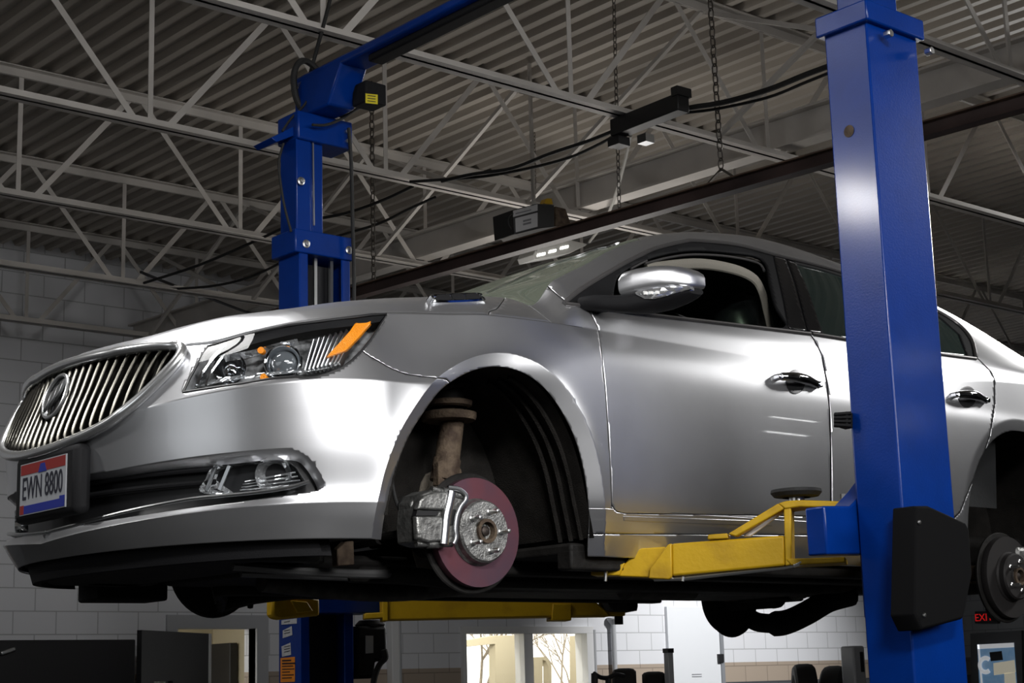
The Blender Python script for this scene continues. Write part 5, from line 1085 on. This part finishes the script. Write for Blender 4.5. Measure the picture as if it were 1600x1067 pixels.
c3 = atw(968, 336, 2, 4.335); chain(tuple(c3), (c3[0]+.03, c3[1], ZD), 'hanging_chain', 'thin chain holding the middle of the dark hanging beam', .012, .04, .003)
# black rail under the joist
ra, rb2 = atw(962, 202, 2, 4.79), atw(1068, 160, 2, 4.79); t = thing('cable_rail', 'short black steel rail fixed under a white roof joist', 'rail', tuple(ra)); rv = Vector(rb2-ra)
m = MB(); m.bar((0, 0, 0), rv, .09, .10); m.build('rail_channel', GAPB, t, bevel=.006); m = MB(); m.bar(rv*.93+Vector((0, 0, .06)), rv*1.02+Vector((0, 0, .06)), .11, .05); m.build('rail_bracket', GAPB, t); 
m = MB(); m.box((.02, 0, -.075), (.09, .09, .05)); m.build('junction_box', GAPB, t); m = MB(); m.box((.14, -.1, -.06), (.07, .07, .05)); m.build('cable_clamp', SATIN, t)
# cables
def cable(pts, z, r, label, m_=RUBBER, name='power_cable', cat='cable', zs=None):
    P = [atw(u, v, 2, (zs[i] if zs else z)) for i, (u, v) in enumerate(pts)]; m = MB(); m.tube(cr(P, 6), r, 7); return tag(m.build(name, m_, smooth=True), label, cat)
cable([(690, 283), (740, 272), (800, 263), (860, 240), (920, 220), (965, 202)], 4.79, .012, 'black cable running left from the black rail, upper of two')
cable([(640, 284), (700, 280), (760, 275), (830, 262), (890, 246), (935, 226), (960, 212)], 4.80, .010, 'black cable running left from the black rail, lower of two')
cable([(1000, 196), (1040, 186), (1072, 170), (1130, 160), (1200, 140), (1260, 116), (1310, 98)], 4.79, .016, 'thick black cable running right from the black rail to the near post')
cable([(1010, 190), (1060, 178), (1120, 170), (1200, 152), (1260, 128), (1310, 108)], 4.80, .009, 'thin black cable below the thick one right of the black rail')
cable([(225, 442), (300, 418), (350, 398), (400, 376), (460, 350), (540, 333), (600, 312), (645, 291)], 4.862, .011, 'black cable crossing behind the far post toward the ceiling, upper')
cable([(255, 452), (330, 447), (390, 433), (450, 405), (520, 372), (590, 350), (640, 326), (680, 308)], 4.862, .010, 'black cable crossing behind the far post toward the ceiling, lower')
cable([(220, 425), (270, 445), (320, 463), (370, 482), (420, 500)], 4.90, .012, 'dark sloping rod left of the far post above the hood', m_=DARKM, name='brace_rod', cat='rod')
CORD = mat('pale_cord', (.42, .41, .38), .6)
# LED high bay lamp, its cord and hangers
LY = 4.2; lp = atw(874, 388, 1, LY); lamp = thing('high_bay_lamp', 'white high bay lamp with glowing LED strips hanging behind the windshield', 'ceiling lamp', tuple(lp))
def ll(u, v, dy=0): return tuple(atw(u, v, 1, LY+dy)-lp)
m = MB(); m.prism([ll(*q) for q in ((833, 398), (838, 388), (858, 384), (858, 375), (880, 372), (918, 381), (915, 384), (890, 396), (836, 406))], (0, .18, 0)); m.build('lamp_housing', mat('lamp_white', (.62, .62, .60), .45), lamp, bevel=.004)
LEDM = emis('led_glow', (1, .98, .92), 9)
for a, b, c in ((839, 852, 399.5), (857, 869, 394.5), (875, 888, 388.5)):
    m = MB(); m.prism([ll(a, c+1.2, -.004), (ll(b, c-1.6, -.004)), ll(b+1, c-5.5, -.004), ll(a+1.5, c-3, -.004)], (0, .006, 0)); m.build('led_strip', LEDM, lamp, bevel=.003)
m = MB(); m.lathe([(.014, 0), (.014, -.004), (.001, -.004)], ll(861, 381, -.001), (0, 1, 0), 12); m.build('lamp_sensor', DARKM, lamp)
j = atw(985, 212, 2, 4.76); a = atw(921, 378, 1, LY); j = j; P = cr([j, (atw(978, 245, 1, 2.2)), (atw(963, 300, 1, 2.8)), (atw(945, 345, 1, 3.5)), a], 8); m = MB(); m.tube(P, .011, 7); lc = m.build('power_cord', CORD, lamp, smooth=True); lc.location = -Vector(lp); tag(lc, 'pale flexible cord')
w0 = atw(838, 392, 1, LY); lch = chain(tuple(w0), (w0[0]+.02, LY, ZD+.03), 'suspension_chain', None, .008, .03, .002); lch.parent = lamp; lch.location = -Vector(lp); del lch['category']
# door opener
OY = 3.05; op = atw(835, 343, 1, OY); opn = thing('door_opener', 'grey and black garage door opener motor above the dark beam', 'door opener', tuple(op))
def ol(u, v, dy=0): return tuple(atw(u, v, 1, OY+dy)-op)
OPG = mat('opener_grey', (.36, .36, .37), .45)
m = MB(); m.prism([ol(*q) for q in ((801, 328), (840, 318), (866, 320), (866, 355), (841, 357), (804, 366))], (0, .20, 0)); m.build('motor_case', GAPB, opn, bevel=.004)
m = MB(); m.prism([ol(*q, -.003) for q in ((802, 329), (840, 319), (840, 329), (802, 339))], (0, .004, 0)); m.build('case_front', OPG, opn); m = MB(); m.prism([ol(*q, -.003) for q in ((805, 341), (840, 332), (840, 354), (806, 363))], (0, .004, 0)); m.build('case_label', OPG, opn)
for q in (((818, 344), (830, 341), (830, 344), (818, 347)), ((818, 349), (830, 346), (830, 349), (818, 352)), ((806, 333), (830, 327), (830, 328.5), (806, 334.5))):
    m = MB(); m.prism([ol(*p, -.006) for p in q], (0, .003, 0)); m.build('label_print', mat('print_grey', (.12, .12, .13), .6), opn)
m = MB(); m.prism([ol(*q) for q in ((806, 366), (842, 357), (885, 352), (850, 366), (812, 372))], (0, .15, 0)); m.build('mounting_plate', mat('plate_grey', (.30, .29, .28), .5), opn); m = MB(); m.prism([ol(*q, .05) for q in ((868, 322), (884, 326), (892, 350), (868, 356))], (0, .14, 0)); m.build('drive_housing', RUST, opn, bevel=.004)
m = MB(); m.bar(ol(807, 366, .05), ol(807, 380, .05), .012, .012); m.build('support_stud', DARKM, opn); m = MB(); m.tube(cr([ol(802, 334), ol(796, 338), ol(794, 348), ol(799, 358)], 5), .004, 6); m.build('motor_wire', RUBBER, opn, smooth=True)
m = MB(); m.prism([ol(*q, .06) for q in ((850, 318), (854, 310), (862, 310), (864, 319))], (0, .05, 0)); m.build('yellow_tag', YELLOW, opn)
h1 = np.array(ol(834, 320, .1)); m = MB(); m.bar(tuple(h1), (h1[0], h1[1], ZD-op[2]), .02, .02); m.build('hanger_strap', SATIN, opn)

# two fluorescent tubes on the front wall (the streaks mirrored in the front door)
for k, (xa, xb, z, lab) in enumerate(((10.9, 11.6, 4.87, 'upper of two fluorescent tube lamps on the front wall'), (10.65, 11.3, 4.24, 'lower of two fluorescent tube lamps on the front wall'))):
    t = thing('tube_lamp', lab, 'tube lamp', (xa, YF+.06, z), 'tube lamps on the front wall')
    m = MB(); m.b2((-.1, -.06, -.05), (xb-xa+.1, -.02, .05)); m.build('lamp_tray', FRAMEW, t); m = MB(); m.cyl((0, 0, 0), (xb-xa, 0, 0), .022, 12); m.build('glow_tube', emis('tube_glow', (1, 1, 1), 26), t, smooth=True, angle=40)
# ================================================================ LIGHT, CAMERA
w = bpy.data.worlds.new('daylight'); bpy.context.scene.world = w; w.use_nodes = True; bg = w.node_tree.nodes['Background']; bg.inputs[0].default_value = (1, .985, .95, 1); bg.inputs[1].default_value = 3.0
def area(name, loc, tgt, sx, sy, e, col=(1, 1, 1), spread=180):
    l = bpy.data.lights.new(name, 'AREA'); l.shape = 'RECTANGLE'; l.size = sx; l.size_y = sy; l.energy = e; l.color = col; l.spread = math.radians(spread)
    o = bpy.data.objects.new(name, l); C.objects.link(o); o.location = loc; o.rotation_euler = (Vector(tgt)-Vector(loc)).to_track_quat('-Z', 'Y').to_euler(); return o
def spot(name, loc, tgt, e, ang, blend, rad, col=(1, 1, 1)):
    l = bpy.data.lights.new(name, 'SPOT'); l.energy = e; l.spot_size = math.radians(ang); l.spot_blend = blend; l.shadow_soft_size = rad; l.color = col
    o = bpy.data.objects.new(name, l); C.objects.link(o); o.location = loc; o.rotation_euler = (Vector(tgt)-Vector(loc)).to_track_quat('-Z', 'Y').to_euler(); return o
area('key_lamp', (-.2, -8.5, 4.2), (-.7, -1.2, 2.3), 7.0, 1.7, 80, (1, .99, .98), 70)
area('bay_lamp_left', (-4.9, 2.7, 5.2), (.5, -1, 2.9), .45, .25, 13, (1, .99, .97), 75)
area('bay_lamp_hood', (-1.3, .6, 5.2), (-.7, -.4, 2.8), 2.4, 1.0, 44, (1, .99, .98), 100)
area('bay_lamp_front', (-2.8, -6.4, 5.2), (-.8, -1.2, 2.3), 1.4, .5, 75, (1, .99, .98), 80)
area('left_fill', (-8.7, -1.2, 3.4), (-1, -.6, 1.9), 5.5, 3.0, 11, (.95, .98, 1), 70)  # soft fill added at the solid left wall to brighten the car's front
area('bay_lamp_tail', (8.2, 1.6, 5.2), (3.2, -.5, 3.0), 1.6, .6, 55, (1, .99, .97), 80)
area('bay_lamp_rear', (6.6, -2.9, 5.2), (3.2, -.7, 2.9), 1.6, .6, 30, (1, .99, .97), 80)
area('ceiling_fill', (4.6, 3.6, 3.4), (4.0, 3.2, 6), 1.2, 1.2, 25, (1, .95, .89))  # unseen upward fill added to brighten the deck and joists
area('window_light', (wx(820), YB-.3, 1.7), (wx(820), 0, 1.6), 3.0, 1.4, 8)
spot('wall_lamp', (11.4, 5.2, 5.0), (12.2, 9.4, 1.6), 1900, 68, .9, .3)
area('office_lamp', ((dx0+dx1)/2, YB+1.2, 2.9), ((dx0+dx1)/2, YB+1.6, 0), .6, .6, 7, (1, .95, .8))
area('partition_fill', (wx(820), YB+.5, 2.9), (wx(820), YB+2.2, 1.2), 2, .4, 60, (1, .97, .9))  # unseen light added to brighten the beige partitions behind the window
cam = bpy.data.cameras.new('camera'); cam.sensor_width = 36; cam.lens = FPX/1600*36; cam.clip_end = 300
co = bpy.data.objects.new('camera', cam); C.objects.link(co); r, u, fw = RC
co.matrix_world = Matrix(((r[0], u[0], -fw[0], CP[0]), (r[1], u[1], -fw[1], CP[1]), (r[2], u[2], -fw[2], CP[2]+H), (0, 0, 0, 1)))
bpy.context.scene.camera = co
vs = bpy.context.scene.view_settings; vs.view_transform = 'Standard'; vs.look = 'None'; vs.gamma = 1; vs.exposure = -.25; vs.use_curve_mapping = False
